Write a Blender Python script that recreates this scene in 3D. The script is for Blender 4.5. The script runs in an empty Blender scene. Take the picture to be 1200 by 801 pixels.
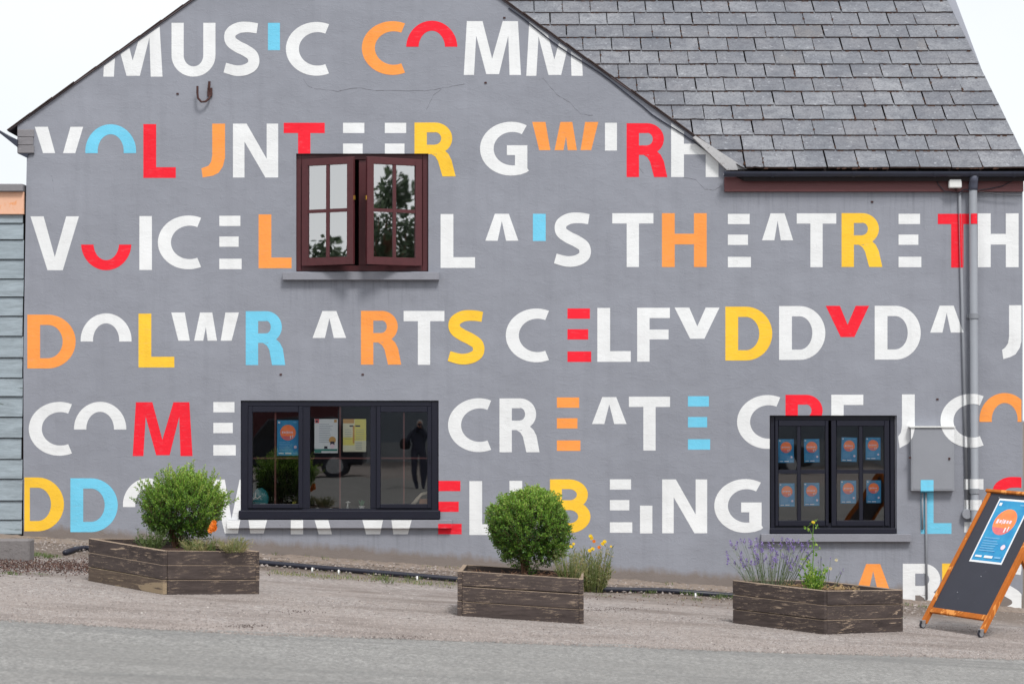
import bpy, bmesh, math, random
import numpy as np
from mathutils import Vector, Matrix
from mathutils.geometry import tessellate_polygon
R = math.radians
scn = bpy.context.scene
col = scn.collection
rnd = random.Random(7)

# ------------------------------------------------------------------ camera
F = 2833.0
EYE = Vector((0.0, -29.8, 2.0))
PITCH = math.atan(79.5 / F)
cam = bpy.data.cameras.new('camera')
cam_o = bpy.data.objects.new('camera', cam); col.objects.link(cam_o)
cam_o.location = EYE
cam_o.rotation_euler = (math.pi/2 + PITCH, 0, 0)
cam.sensor_width = 36.0; cam.lens = F/1200*36
cam.clip_start = 0.1; cam.clip_end = 2000
cam.dof.use_dof = True; cam.dof.focus_distance = 28.0; cam.dof.aperture_fstop = 2.8
scn.camera = cam_o

# ------------------------------------------------------------------ sky and sun (bright overcast)
SUN_EL, SUN_AZ = R(52), R(160)      # azimuth measured clockwise from +Y
world = bpy.data.worlds.new('World'); scn.world = world; world.use_nodes = True
wt = world.node_tree; wt.nodes.clear()
wo = wt.nodes.new('ShaderNodeOutputWorld'); bg = wt.nodes.new('ShaderNodeBackground')
sky = wt.nodes.new('ShaderNodeTexSky'); sky.sky_type = 'NISHITA'; sky.sun_disc = False
sky.sun_elevation = SUN_EL; sky.sun_rotation = SUN_AZ
tc = wt.nodes.new('ShaderNodeTexCoord')
nz = wt.nodes.new('ShaderNodeTexNoise'); nz.inputs['Scale'].default_value = 2.2; nz.inputs['Detail'].default_value = 5
cr = wt.nodes.new('ShaderNodeValToRGB')
cr.color_ramp.elements[0].position = .3; cr.color_ramp.elements[0].color = (6.2, 6.45, 6.7, 1)
cr.color_ramp.elements[1].position = .7; cr.color_ramp.elements[1].color = (8.3, 8.4, 8.5, 1)
mx = wt.nodes.new('ShaderNodeMix'); mx.data_type = 'RGBA'; mx.inputs[0].default_value = .93
wt.links.new(tc.outputs['Generated'], nz.inputs['Vector']); wt.links.new(nz.outputs['Fac'], cr.inputs['Fac'])
wt.links.new(sky.outputs['Color'], mx.inputs[6]); wt.links.new(cr.outputs['Color'], mx.inputs[7])
wt.links.new(mx.outputs[2], bg.inputs['Color']); bg.inputs['Strength'].default_value = 0.1
wt.links.new(bg.outputs[0], wo.inputs['Surface'])
sun = bpy.data.lights.new('sun', 'SUN'); sun.energy = 1.8; sun.angle = R(14); sun.color = (1, .965, .92)
sun_o = bpy.data.objects.new('sun', sun); col.objects.link(sun_o)
sd = Vector((math.sin(SUN_AZ)*math.cos(SUN_EL), math.cos(SUN_AZ)*math.cos(SUN_EL), math.sin(SUN_EL)))
sun_o.rotation_euler = (-sd).to_track_quat('-Z', 'Y').to_euler()
scn.view_settings.view_transform = 'Standard'; scn.view_settings.look = 'None'
scn.view_settings.exposure = 0.55; scn.view_settings.gamma = 1
scn.cycles.max_bounces = 6; scn.cycles.transparent_max_bounces = 12

# ------------------------------------------------------------------ measuring: a pixel of the survey photograph to a point of the place
def ray(px, py):
    dx = (px-600)/F; dz = (400.5-py)/F
    return Vector((dx, math.cos(PITCH)-dz*math.sin(PITCH), math.sin(PITCH)+dz*math.cos(PITCH)))
def on(px, py, Y=0.0):
    d = ray(px, py); return EYE + d*((Y-EYE.y)/d.y)
def to_px(p):
    v = p-EYE; c, s = math.cos(PITCH), math.sin(PITCH)
    f = v.y*c+v.z*s; u = -v.y*s+v.z*c
    return 600+F*v.x/f, 400.5-F*u/f
def lerp_tab(v, xs, ys):
    if v <= xs[0]: return ys[0]
    for i in range(len(xs)-1):
        if v <= xs[i+1]: return ys[i]+(ys[i+1]-ys[i])*(v-xs[i])/(xs[i+1]-xs[i])
    return ys[-1]
def gz(x, y):
    return -lerp_tab(y, [-40, -14, -9, 0], [0.0, .035, .06, .0727])*max(-12, min(12, x))
def ong(px, py, up=0.0):
    d = ray(px, py); t = 20.0
    for _ in range(40):
        p = EYE+d*t; t += (gz(p.x, p.y)+up-p.z)/d.z*0.9
    return EYE+d*t

# ------------------------------------------------------------------ mesh builder
class MB:
    def __init__(s): s.v = []; s.f = []; s.m = []; s.tone = []
    def poly(s, pts, m=0, tone=0.5):
        i = len(s.v); s.v += [tuple(p) for p in pts]; s.f.append(tuple(range(i, i+len(pts)))); s.m.append(m)
        s.tone += [tone]*len(pts)
    def box(s, a, b, m=0, M=None):
        x0, x1 = sorted((a[0], b[0])); y0, y1 = sorted((a[1], b[1])); z0, z1 = sorted((a[2], b[2]))
        c = [(x0,y0,z0),(x1,y0,z0),(x1,y1,z0),(x0,y1,z0),(x0,y0,z1),(x1,y0,z1),(x1,y1,z1),(x0,y1,z1)]
        s.hexa([Vector(q) for q in c], m, M)
    def hexa(s, c, m=0, M=None):
        if M is not None: c = [M @ Vector(q) for q in c]
        i = len(s.v); s.v += [tuple(q) for q in c]; s.tone += [.5]*8
        for f in ((0,3,2,1),(4,5,6,7),(0,1,5,4),(1,2,6,5),(2,3,7,6),(3,0,4,7)):
            s.f.append(tuple(i+k for k in f)); s.m.append(m)
    def prism(s, outline, d, m=0):
        """outline: planar loop of Vectors, pushed by vector d"""
        n = len(outline); i = len(s.v)
        s.v += [tuple(p) for p in outline]+[tuple(Vector(p)+d) for p in outline]; s.tone += [.5]*(2*n)
        s.f.append(tuple(range(i, i+n))); s.m.append(m)
        s.f.append(tuple(reversed(range(i+n, i+2*n)))); s.m.append(m)
        for k in range(n):
            j = (k+1) % n; s.f.append((i+k, i+n+k, i+n+j, i+j)); s.m.append(m)
    def tube(s, pts, r, n=8, m=0, caps=True, tone=.5):
        pts = [Vector(p) for p in pts]; rs = r if isinstance(r, (list, tuple)) else [r]*len(pts)
        i0 = len(s.v); ref = None
        for k, p in enumerate(pts):
            d = (pts[min(k+1, len(pts)-1)]-pts[max(k-1, 0)])
            d = d.normalized() if d.length > 1e-9 else Vector((0, 0, 1))
            if ref is None: ref = Vector((1, 0, 0)) if abs(d.x) < .9 else Vector((0, 1, 0))
            a = (ref-d*ref.dot(d)).normalized(); b = d.cross(a); ref = a
            for q in range(n):
                t = 2*math.pi*q/n; s.v.append(tuple(p+(a*math.cos(t)+b*math.sin(t))*rs[k])); s.tone.append(tone)
        for k in range(len(pts)-1):
            for q in range(n):
                s.f.append((i0+k*n+q, i0+k*n+(q+1) % n, i0+(k+1)*n+(q+1) % n, i0+(k+1)*n+q)); s.m.append(m)
        if caps and n > 2:
            s.f.append(tuple(i0+q for q in reversed(range(n)))); s.m.append(m)
            s.f.append(tuple(i0+(len(pts)-1)*n+q for q in range(n))); s.m.append(m)
    def build(s, name, mats, parent=None, smooth=False, bevel=0, label=None, origin=None):
        me = bpy.data.meshes.new(name); vs = s.v
        if origin is not None: vs = [(v[0]-origin[0], v[1]-origin[1], v[2]-origin[2]) for v in vs]
        me.from_pydata(vs, [], s.f)
        mats = mats if isinstance(mats, (list, tuple)) else [mats]
        for m in mats: me.materials.append(m)
        if len(mats) > 1: me.polygons.foreach_set('material_index', s.m)
        if smooth: me.polygons.foreach_set('use_smooth', [True]*len(s.f))
        at = me.attributes.new('tone', 'FLOAT', 'POINT'); at.data.foreach_set('value', s.tone)
        if bevel:
            bm = bmesh.new(); bm.from_mesh(me); bmesh.ops.remove_doubles(bm, verts=bm.verts, dist=1e-6)
            bmesh.ops.recalc_face_normals(bm, faces=bm.faces)
            bmesh.ops.bevel(bm, geom=list(bm.edges), offset=bevel, segments=1, affect='EDGES', clamp_overlap=True)
            bm.to_mesh(me); bm.free()
        me.update()
        o = bpy.data.objects.new(name, me); col.objects.link(o)
        if origin is not None: o.location = origin
        if parent is not None:
            o.parent = parent
            if parent.location.length > 0 and parent.parent is None: o.location = Vector(o.location)-parent.location
        if label: o['label'] = label
        return o
def empty(name, loc=(0, 0, 0)):
    o = bpy.data.objects.new(name, None); col.objects.link(o); o.location = loc; o.empty_display_size = .2; return o
def tag(o, label, cat, group=None):
    o['label'] = label; o['category'] = cat
    if group: o['group'] = group
    return o
def kind(o, k): o['kind'] = k; return o

# ------------------------------------------------------------------ materials
def lin(r, g, b):
    f = lambda c: (c/255/12.92) if c/255 <= .04045 else ((c/255+.055)/1.055)**2.4
    return (f(r), f(g), f(b))
class NT:
    def __init__(s, name):
        s.m = bpy.data.materials.new(name); s.m.use_nodes = True; s.t = s.m.node_tree; s.t.nodes.clear()
        s.out = s.n('ShaderNodeOutputMaterial'); s.b = s.n('ShaderNodeBsdfPrincipled'); s.l(s.b.outputs[0], s.out.inputs[0])
    def n(s, t, **k):
        x = s.t.nodes.new(t)
        for a, b in k.items(): setattr(x, a, b)
        return x
    def l(s, a, b): s.t.links.new(a, b)
    def pos(s, scale=(1, 1, 1), obj=False):
        mp = s.n('ShaderNodeMapping'); mp.inputs['Scale'].default_value = scale
        s.l(s.n('ShaderNodeTexCoord').outputs['Object'] if obj else s.n('ShaderNodeNewGeometry').outputs['Position'], mp.inputs[0])
        return mp.outputs[0]
    def noise(s, vec, scale, detail=4, rough=.55, dist=0):
        x = s.n('ShaderNodeTexNoise'); x.inputs['Scale'].default_value = scale; x.inputs['Detail'].default_value = detail
        x.inputs['Roughness'].default_value = rough; x.inputs['Distortion'].default_value = dist
        s.l(vec, x.inputs['Vector']); return x.outputs['Fac']
    def ramp(s, fac, stops):
        x = s.n('ShaderNodeValToRGB'); e = x.color_ramp.elements
        while len(e) < len(stops): e.new(.5)
        for q, (p, c) in zip(e, stops):
            q.position = p; q.color = (*c, 1) if isinstance(c, tuple) else (c, c, c, 1)
        s.l(fac, x.inputs[0]); return x.outputs[0]
    def mix(s, fac, a, b, mode='MIX'):
        x = s.n('ShaderNodeMix', data_type='RGBA', blend_type=mode)
        for v, i in ((fac, 0), (a, 6), (b, 7)):
            if isinstance(v, (int, float)) and i == 0: x.inputs[0].default_value = v
            elif isinstance(v, tuple): x.inputs[i].default_value = (*v, 1)
            elif isinstance(v, (int, float)): x.inputs[i].default_value = (v, v, v, 1)
            else: s.l(v, x.inputs[i])
        return x.outputs[2]
    def math(s, op, a, b=0.0):
        x = s.n('ShaderNodeMath', operation=op)
        for v, i in ((a, 0), (b, 1)):
            if isinstance(v, (int, float)): x.inputs[i].default_value = v
            else: s.l(v, x.inputs[i])
        return x.outputs[0]
    def bump(s, h, strength=.3, dist=.01, prev=None):
        x = s.n('ShaderNodeBump'); x.inputs['Strength'].default_value = strength; x.inputs['Distance'].default_value = dist
        s.l(h, x.inputs['Height'])
        if prev is not None: s.l(prev, x.inputs['Normal'])
        return x.outputs[0]
    def done(s, colour, rough=.8, normal=None, spec=.3, metal=0):
        if isinstance(colour, tuple): s.b.inputs['Base Color'].default_value = (*colour, 1)
        else: s.l(colour, s.b.inputs['Base Color'])
        if isinstance(rough, (int, float)): s.b.inputs['Roughness'].default_value = rough
        else: s.l(rough, s.b.inputs['Roughness'])
        s.b.inputs['Specular IOR Level'].default_value = spec; s.b.inputs['Metallic'].default_value = metal
        if normal is not None: s.l(normal, s.b.inputs['Normal'])
        return s.m

def plaster_relief(t):
    """relief of the rough render, shared by the wall paint and the painted letters"""
    p = t.pos()
    fine = t.noise(p, 60, 5, .6); mid = t.noise(p, 9, 4, .6, .4)
    streak = t.noise(t.pos((2.2, 1, 6)), 2.2, 4, .6, 1.6)
    scrape = t.ramp(streak, [(.52, 0.0), (.6, 1.0), (.63, .2)])
    big = t.noise(p, 1.4, 2)
    b = t.bump(big, .6, .06); b = t.bump(mid, .32, .012, b); b = t.bump(scrape, .24, .005, b)
    return t.bump(fine, .25, .003, b), fine, mid
def wall_paint(name, c, mural=True):
    t = NT(name); nrm, fine, mid = plaster_relief(t)
    cc = t.mix(t.ramp(t.noise(t.pos(), .8, 4, .6), [(.3, .0), (.7, 1.0)]), tuple(x*.93 for x in c), tuple(min(1, x*1.05) for x in c))
    # faint vertical rain streaks and darker scuffs
    st = t.noise(t.pos((7, 1, .5)), 1.0, 4, .6)
    cc = t.mix(t.math('MULTIPLY', t.ramp(st, [(.5, 0.0), (.75, 1.0)]), .16 if mural else .22), cc, tuple(x*.62 for x in c))
    sp = t.ramp(t.noise(t.pos(), 26, 3, .7), [(.68, 0.0), (.76, 1.0)])
    cc = t.mix(t.math('MULTIPLY', sp, .25), cc, tuple(x*.6 for x in c))
    if mural:
        chip = t.math('MULTIPLY', t.ramp(t.noise(t.pos(), 34, 5, .8), [(.66, 0.0), (.69, 1.0)]), t.ramp(t.noise(t.pos(), 1.3, 3), [(.5, 0.0), (.6, 1.0)]))
        cc = t.mix(t.math('MULTIPLY', chip, .75), cc, (.262, .272, .325))
        thin = t.ramp(t.noise(t.pos((1, 1, 5)), 7, 4, .7), [(.55, 0.0), (.8, .22)]); cc = t.mix(thin, cc, (.4, .41, .45))
    if not mural:
        pat = t.ramp(t.noise(t.pos((1, 1, .6)), .55, 3, .5, .8), [(.47, 0.0), (.53, 1.0)])
        cc = t.mix(t.math('MULTIPLY', pat, .35), cc, tuple(x*.9 for x in c))
        run = t.ramp(t.noise(t.pos((16, 1, .9)), 1.0, 4, .65), [(.5, 0.0), (.72, 1.0)])
        sep = t.n('ShaderNodeSeparateXYZ'); t.l(t.pos(), sep.inputs[0])
        for (sx0, sx1, sz) in [(on(331, 400).x, on(514, 400).x, on(0, 328).z), (on(266, 400).x, on(529, 400).x, on(0, 618).z), (on(892, 400).x, on(1068, 400).x, on(0, 634).z), (on(850, 400).x, on(1198, 400).x, on(0, 225).z)]:
            inx = t.math('MULTIPLY', t.math('GREATER_THAN', sep.outputs[0], sx0), t.math('LESS_THAN', sep.outputs[0], sx1))
            dz_ = t.math('SUBTRACT', sz, sep.outputs[2]); fz = t.math('MULTIPLY', t.math('GREATER_THAN', dz_, 0.0), t.math('MAXIMUM', t.math('SUBTRACT', 1.0, t.math('MULTIPLY', dz_, 1.8)), 0.0))
            cc = t.mix(t.math('MULTIPLY', t.math('MULTIPLY', inx, fz), t.math('MULTIPLY', run, .6)), cc, tuple(x*.55 for x in c))
        # earth splashed up the foot of the wall
        sx = t.n('ShaderNodeSeparateXYZ'); t.l(t.pos(), sx.inputs[0])
        hgt = t.math('ADD', sx.outputs[2], t.math('MULTIPLY', sx.outputs[0], .0727))
        hgt = t.math('ADD', hgt, t.math('MULTIPLY', t.noise(t.pos((1, 1, .4)), 5, 4, .7), -.22))
        dirt = t.ramp(hgt, [(.0, .8), (.09, 0.0)])
        cc = t.mix(dirt, cc, lin(120, 108, 98))
    return t.done(cc, .75, nrm, .25)
M = {}
M['wall'] = wall_paint('grey_wall_paint', (.272, .285, .328), False)
for n_, c_ in dict(white=(.775, .79, .80), red=(.86, .016, .035), orange=(.93, .33, .075), yellow=(.93, .56, .045), blue=(.17, .58, .80)).items():
    M[n_] = wall_paint(n_+'_mural_paint', c_)

def simple(name, c, rough=.6, var=.12, scale=8, bump=.0, spec=.4, metal=0, stretch=(1, 1, 1), dirt=None, bscale=40, rnd_obj=0):
    t = NT(name); p = t.pos(stretch)
    cc = t.mix(t.noise(p, scale, 5, .6), tuple(x*(1-var) for x in c), tuple(min(1, x*(1+var)) for x in c))
    if rnd_obj:
        oi = t.n('ShaderNodeObjectInfo')
        f = t.math('ADD', t.math('MULTIPLY', oi.outputs['Random'], rnd_obj*2), 1-rnd_obj)
        cb = t.n('ShaderNodeCombineXYZ'); [t.l(f, cb.inputs[i]) for i in range(3)]
        cc = t.mix(1.0, cc, cb.outputs[0], 'MULTIPLY')
    if dirt:
        cc = t.mix(t.ramp(t.noise(t.pos((1, 1, 1)), dirt[1], 6, .7), [(dirt[2], 0.0), (dirt[2]+.08, 1.0)]), cc, dirt[0])
    nrm = t.bump(t.noise(p, bscale, 4), bump, .01) if bump else None
    return t.done(cc, rough, nrm, spec, metal)
M['brown_frame'] = simple('dark_red_brown_window_paint', lin(80, 38, 42), .42, .25, 14, .1, dirt=(lin(150, 110, 100), 60, .68))
M['fascia'] = simple('brown_fascia_paint', lin(104, 62, 64), .5, .22, 3, .15, stretch=(.4, 1, 8), dirt=(lin(150, 120, 118), 30, .7))
M['black_frame'] = simple('blue_black_window_paint', lin(18, 20, 36), .45, .2, 12, .1, dirt=(lin(70, 72, 82), 90, .74))
M['sill'] = simple('grey_painted_sill', (.24, .245, .28), .7, .15, 6, .3, dirt=(lin(90, 86, 84), 18, .66))
M['gutter'] = simple('dark_grey_gutter', lin(52, 56, 70), .35, .2, 5, .05)
M['pipe'] = simple('grey_painted_pipe', (.24, .255, .285), .6, .1, 5, .05)
M['pipe_dark'] = simple('unpainted_dark_pipe', lin(84, 88, 104), .4, .1, 5)
M['box'] = simple('grey_painted_box', (.258, .27, .302), .55, .08, 5, .08)
M['white_plastic'] = simple('white_plastic', (.72, .73, .72), .4, .06, 8)
M['iron'] = simple('rusted_iron', lin(70, 44, 42), .8, .4, 30, .3)
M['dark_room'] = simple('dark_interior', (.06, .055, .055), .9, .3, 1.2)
M['pale_room'] = simple('pale_interior_plaster', (.55, .55, .52), .9, .05, 2)
M['red_lath'] = simple('red_brown_glazing_bar', lin(112, 66, 62), .5, .1, 8)
M['brass'] = simple('brass', lin(196, 150, 70), .35, .1, 8, metal=.8)
M['lead'] = simple('pale_lead_flashing', lin(176, 176, 178), .55, .2, 14, .3, dirt=(lin(96, 84, 80), 22, .6))
M['rubber'] = simple('black_rubber_hose', lin(38, 40, 52), .4, .2, 9)
M['concrete'] = simple('weathered_concrete', lin(135, 122, 112), .95, .3, 9, .8, dirt=(lin(84, 74, 66), 6, .56))
M['block'] = simple('grey_concrete_block', lin(120, 116, 116), .95, .25, 14, .8, dirt=(lin(70, 66, 62), 10, .6))
M['kneeler'] = simple('grey_kneeler_stone', lin(132, 130, 134), .9, .25, 4, .5, stretch=(1, 1, 8), dirt=(lin(170, 168, 168), 20, .64))
M['orange_fascia'] = simple('faded_orange_board', lin(226, 178, 150), .7, .12, 3, .1, dirt=(lin(222, 140, 74), 3.2, .55))
M['shed_cap'] = simple('grey_shed_capping', lin(128, 126, 130), .8, .15, 14, .3)
def wood(name, c, streak, worn, amount, stretch=(1, 1, 12), base_worn=None, rnd_obj=.1, wear=False):
    t = NT(name); p = t.pos(stretch, obj=True)
    oi = t.n('ShaderNodeObjectInfo')
    ad = t.n('ShaderNodeVectorMath', operation='ADD'); cb = t.n('ShaderNodeCombineXYZ')
    [t.l(t.math('MULTIPLY', oi.outputs['Random'], k), cb.inputs[i]) for i, k in enumerate((37.0, 11.0, 53.0))]
    t.l(p, ad.inputs[0]); t.l(cb.outputs[0], ad.inputs[1]); p = ad.outputs[0]
    grain = t.noise(p, 5, 6, .65)
    cc = t.mix(grain, streak, c)
    big = t.noise(p, 1.6, 5, .6, .6)
    cc = t.mix(t.math('MULTIPLY', t.ramp(t.noise(p, 2.4, 6, .75, .3), [(.4, 0.0), (.62, 1.0)]), .8), cc, tuple(x*.55 for x in c))
    cc = t.mix(t.ramp(big, [(amount, 0.0), (amount+.02, 1.0)]), cc, worn)
    if wear:
        fine_ = t.noise(p, 7, 6, .8, .2); gate = t.ramp(t.noise(t.pos((1, 1, 1)), 2.2, 3), [(.42, 0.0), (.55, 1.0)])
        cc = t.mix(t.math('MULTIPLY', t.ramp(fine_, [(.555, 0.0), (.60, .85)]), gate), cc, worn)
        nz_ = t.n('ShaderNodeSeparateXYZ'); t.l(t.n('ShaderNodeNewGeometry').outputs['Normal'], nz_.inputs[0])
        cc = t.mix(t.math('MULTIPLY', t.math('GREATER_THAN', nz_.outputs[2], .5), .75), cc, worn)
    cc = t.mix(t.math('MULTIPLY', oi.outputs['Random'], .3), cc, streak)
    return t.done(cc, .75, t.bump(t.noise(p, 8, 6, .7), .5, .006), .25)
M['planter'] = wood('flaking_dark_brown_timber', lin(68, 59, 58), lin(88, 78, 74), lin(170, 150, 130), .67, (1.0, 1.0, 9), wear=True)
M['planter_worn'] = wood('bare_weathered_timber', lin(84, 72, 66), lin(108, 94, 82), lin(160, 142, 116), .56, (1.0, 1.0, 9), wear=True)
M['planter_end'] = simple('bare_timber_edge', lin(158, 138, 118), .85, .3, 20, .4, dirt=(lin(92, 78, 70), 14, .52))
M['shed_board'] = wood('blue_green_weathered_boards', lin(170, 182, 190), lin(138, 150, 158), lin(104, 114, 114), .66, (1.2, 1, 7))
M['aboard_wood'] = wood('orange_stained_pine', lin(212, 126, 50), lin(166, 86, 30), lin(232, 158, 84), .58, (5, 5, 1.2))
M['chalk'] = simple('black_chalkboard', lin(54, 56, 66), .6, .12, 6, .05, dirt=(lin(92, 94, 100), 8, .64))
M['chrome'] = simple('zinc_castor', lin(190, 192, 196), .3, .1, 20, metal=.8)
M['soil'] = simple('dark_planter_soil', lin(72, 54, 46), .95, .5, 30, .8)
M['bark'] = simple('twig_bark', lin(112, 84, 66), .9, .3, 30, .4)
M['straw'] = simple('dry_stem', lin(168, 142, 104), .9, .3, 12)

def slate_mat(name='roof_slate'):
    t = NT(name); oi = t.n('ShaderNodeObjectInfo'); p = t.pos()
    base = t.ramp(oi.outputs['Random'], [(.0, lin(117, 118, 123)), (.4, lin(128, 129, 134)), (.9, lin(137, 139, 144)), (.985, lin(140, 142, 147)), (1.0, lin(122, 116, 112))])
    cc = t.mix(t.ramp(t.noise(p, 1.1, 5, .7), [(.38, 0.0), (.62, .75)]), base, lin(100, 104, 112))
    cc = t.mix(t.math('MULTIPLY', t.ramp(t.noise(p, 7, 5, .75), [(.48, 0.0), (.62, 1.0)]), .55), cc, lin(88, 90, 98))
    cc = t.mix(t.math('MULTIPLY', t.ramp(t.noise(p, 38, 4, .75), [(.52, 0.0), (.60, 1.0)]), .6), cc, lin(78, 78, 86))
    cc = t.mix(t.math('MULTIPLY', t.ramp(t.noise(p, 16, 3, .6), [(.62, 0.0), (.70, 1.0)]), .5), cc, lin(170, 174, 180))
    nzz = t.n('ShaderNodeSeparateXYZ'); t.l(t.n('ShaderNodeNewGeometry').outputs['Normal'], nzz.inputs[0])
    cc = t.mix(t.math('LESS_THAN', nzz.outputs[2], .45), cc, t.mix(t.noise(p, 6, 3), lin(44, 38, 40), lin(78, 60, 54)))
    # slate edges above: dirt brown, darkened to paint a shadow line under each course
    return t.done(cc, .6, t.bump(t.noise(p, 30, 5, .7), .5, .006), .3)
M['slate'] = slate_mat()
M['slate_under'] = simple('dark_slate_bed', lin(34, 29, 31), .95, .3, 10)
M['verge'] = simple('grey_verge_mortar', lin(104, 94, 98), .9, .3, 10)
M['moss'] = simple('brown_moss', lin(70, 50, 42), .95, .5, 40, .5)

def leaf_mat(name, stops, trans=.35, rough=.45):
    t = NT(name); a = t.n('ShaderNodeAttribute', attribute_name='tone')
    c = t.ramp(a.outputs['Fac'], stops)
    t.l(c, t.b.inputs['Base Color']); t.b.inputs['Roughness'].default_value = rough
    tr = t.n('ShaderNodeBsdfTranslucent'); t.l(c, tr.inputs[0])
    ms = t.n('ShaderNodeMixShader'); ms.inputs[0].default_value = trans
    t.l(t.b.outputs[0], ms.inputs[1]); t.l(tr.outputs[0], ms.inputs[2]); t.l(ms.outputs[0], t.out.inputs[0])
    return t.m
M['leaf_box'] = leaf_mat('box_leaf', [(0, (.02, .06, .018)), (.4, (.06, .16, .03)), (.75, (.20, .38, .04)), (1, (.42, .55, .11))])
M['leaf_dull'] = leaf_mat('weed_leaf', [(0, (.06, .10, .03)), (.5, (.14, .2, .06)), (.8, (.26, .27, .1)), (1, (.4, .33, .17))])
M['leaf_grey'] = leaf_mat('lavender_leaf', [(0, (.08, .12, .06)), (.6, (.17, .23, .12)), (1, (.3, .33, .22))])
M['leaf_tree'] = leaf_mat('tree_leaf', [(0, (.03, .05, .03)), (1, (.09, .13, .07))])
M['lav_flower'] = leaf_mat('lavender_bloom', [(0, (.16, .10, .36)), (1, (.42, .32, .66))])
M['mari_yellow'] = leaf_mat('yellow_petal', [(0, (.88, .58, .02)), (1, (.95, .78, .06))])
M['mari_orange'] = leaf_mat('orange_petal', [(0, (.8, .18, .01)), (1, (.95, .36, .04))])
M['pale_flower'] = leaf_mat('cream_bloom', [(0, (.6, .55, .3)), (1, (.8, .72, .55))])
M['litter'] = leaf_mat('fallen_leaf', [(0, (.045, .028, .024)), (.5, (.10, .05, .042)), (.85, (.19, .12, .09)), (1, (.36, .28, .2))], .05, .9)

def glass(name, refl, tint=(.96, .98, .98)):
    t = NT(name)
    tr = t.n('ShaderNodeBsdfTransparent'); tr.inputs[0].default_value = (*tint, 1)
    gl = t.n('ShaderNodeBsdfGlossy'); gl.inputs['Roughness'].default_value = 0.0
    wob = t.bump(t.noise(t.pos(), 1.6, 1), .06, .02); t.l(wob, gl.inputs['Normal'])
    lw = t.n('ShaderNodeLayerWeight'); lw.inputs[0].default_value = .25
    f = t.math('ADD', t.math('MULTIPLY', lw.outputs['Fresnel'], .8), refl)
    ms = t.n('ShaderNodeMixShader'); t.l(f, ms.inputs[0]); t.l(tr.outputs[0], ms.inputs[1]); t.l(gl.outputs[0], ms.inputs[2])
    t.l(ms.outputs[0], t.out.inputs[0]); t.t.nodes.remove(t.b); return t.m
M['glass'] = glass('window_glass', .17)
M['glass_up'] = glass('upper_window_glass', .62)

# ------------------------------------------------------------------ ground, road
def ground_mat():
    t = NT('gravel_and_earth'); p = t.pos()
    v = t.n('ShaderNodeTexVoronoi'); v.inputs['Scale'].default_value = 34; t.l(p, v.inputs['Vector'])
    sx = t.n('ShaderNodeSeparateColor'); t.l(v.outputs['Color'], sx.inputs[0])
    cc = t.ramp(sx.outputs[0], [(0, lin(122, 116, 114)), (.3, lin(140, 133, 130)), (.7, lin(151, 144, 141)), (1, lin(176, 170, 166))])
    cc = t.mix(t.ramp(t.noise(p, .7, 5, .65), [(.4, 0.0), (.62, .65)]), cc, lin(148, 139, 134))
    cc = t.mix(t.math('MULTIPLY', t.ramp(t.noise(t.pos((.35, 1, 1)), 1.3, 5, .65), [(.5, 0.0), (.64, .8)]), 1), cc, lin(116, 107, 102))
    sp = t.n('ShaderNodeSeparateXYZ'); t.l(p, sp.inputs[0])
    yy = t.math('ADD', sp.outputs[1], t.math('MULTIPLY', t.noise(t.pos((.6, 1, 1)), 1.4, 4, .7), 2.2))
    near = t.ramp(t.math('MULTIPLY', t.math('ADD', yy, 4.0), .2), [(.35, 0.0), (.6, .85)])
    cc = t.mix(near, cc, lin(108, 97, 88))
    return t.done(cc, .95, t.bump(v.outputs['Distance'], .5, .008, t.bump(t.noise(p, 6, 5, .7), .6, .03)), .15)
def road_mat():
    t = NT('worn_asphalt'); p = t.pos()
    v = t.n('ShaderNodeTexVoronoi'); v.inputs['Scale'].default_value = 46; t.l(p, v.inputs['Vector'])
    sx = t.n('ShaderNodeSeparateColor'); t.l(v.outputs['Color'], sx.inputs[0])
    cc = t.ramp(sx.outputs[0], [(0, lin(112, 111, 110)), (.5, lin(132, 131, 129)), (1, lin(160, 159, 156))])
    cc = t.mix(t.ramp(t.noise(t.pos((.25, 1, 1)), .9, 5, .65), [(.42, 0.0), (.66, .7)]), cc, lin(119, 118, 116))
    ln = t.ramp(t.noise(t.pos((.07, 1.3, 1)), 1.2, 4, .55, .5), [(.55, 0.0), (.64, .35), (.67, 0.0)])
    cc = t.mix(ln, cc, lin(96, 97, 97))
    return t.done(cc, .85, t.bump(v.outputs['Distance'], .45, .006, t.bump(t.noise(p, 3, 5, .7), .5, .02)), .2)
M['ground'] = ground_mat(); M['road'] = road_mat()
def axis(lo, hi, far):
    a = [-far, -far/3, -far/8]; x = lo
    while x <= hi+1e-6: a.append(round(x, 3)); x += .5
    return a+[far/8, far/3, far]
xs = axis(-16, 16, 600); ys = [-600, -300, -120, -60]+[round(-40+.5*i, 3) for i in range(0, 101)]+[40, 120, 600]
v = []; f = []
for y in ys:
    for x in xs: v.append((x, y, gz(x, y)))
nx = len(xs)
for j in range(len(ys)-1):
    for i in range(nx-1): f.append((j*nx+i, j*nx+i+1, (j+1)*nx+i+1, (j+1)*nx+i))
me = bpy.data.meshes.new('ground'); me.from_pydata(v, [], f); me.materials.append(M['ground'])
g = bpy.data.objects.new('ground', me); col.objects.link(g); kind(g, 'structure')
edge_px = [(-1500, 706), (-900, 712), (-400, 718), (0, 725), (150, 733), (300, 742), (450, 746), (600, 752), (750, 757), (900, 763), (1050, 767), (1200, 772), (1600, 778), (2300, 786)]
edge = [ong(*q) for q in edge_px]
def edge_y(x):
    return lerp_tab(x, [e.x for e in edge], [e.y for e in edge])
m = MB(); vx = [-40+.125*i for i in range(641)]
wig = [rnd.uniform(-1, 1) for _ in vx]
rows = []
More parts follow.
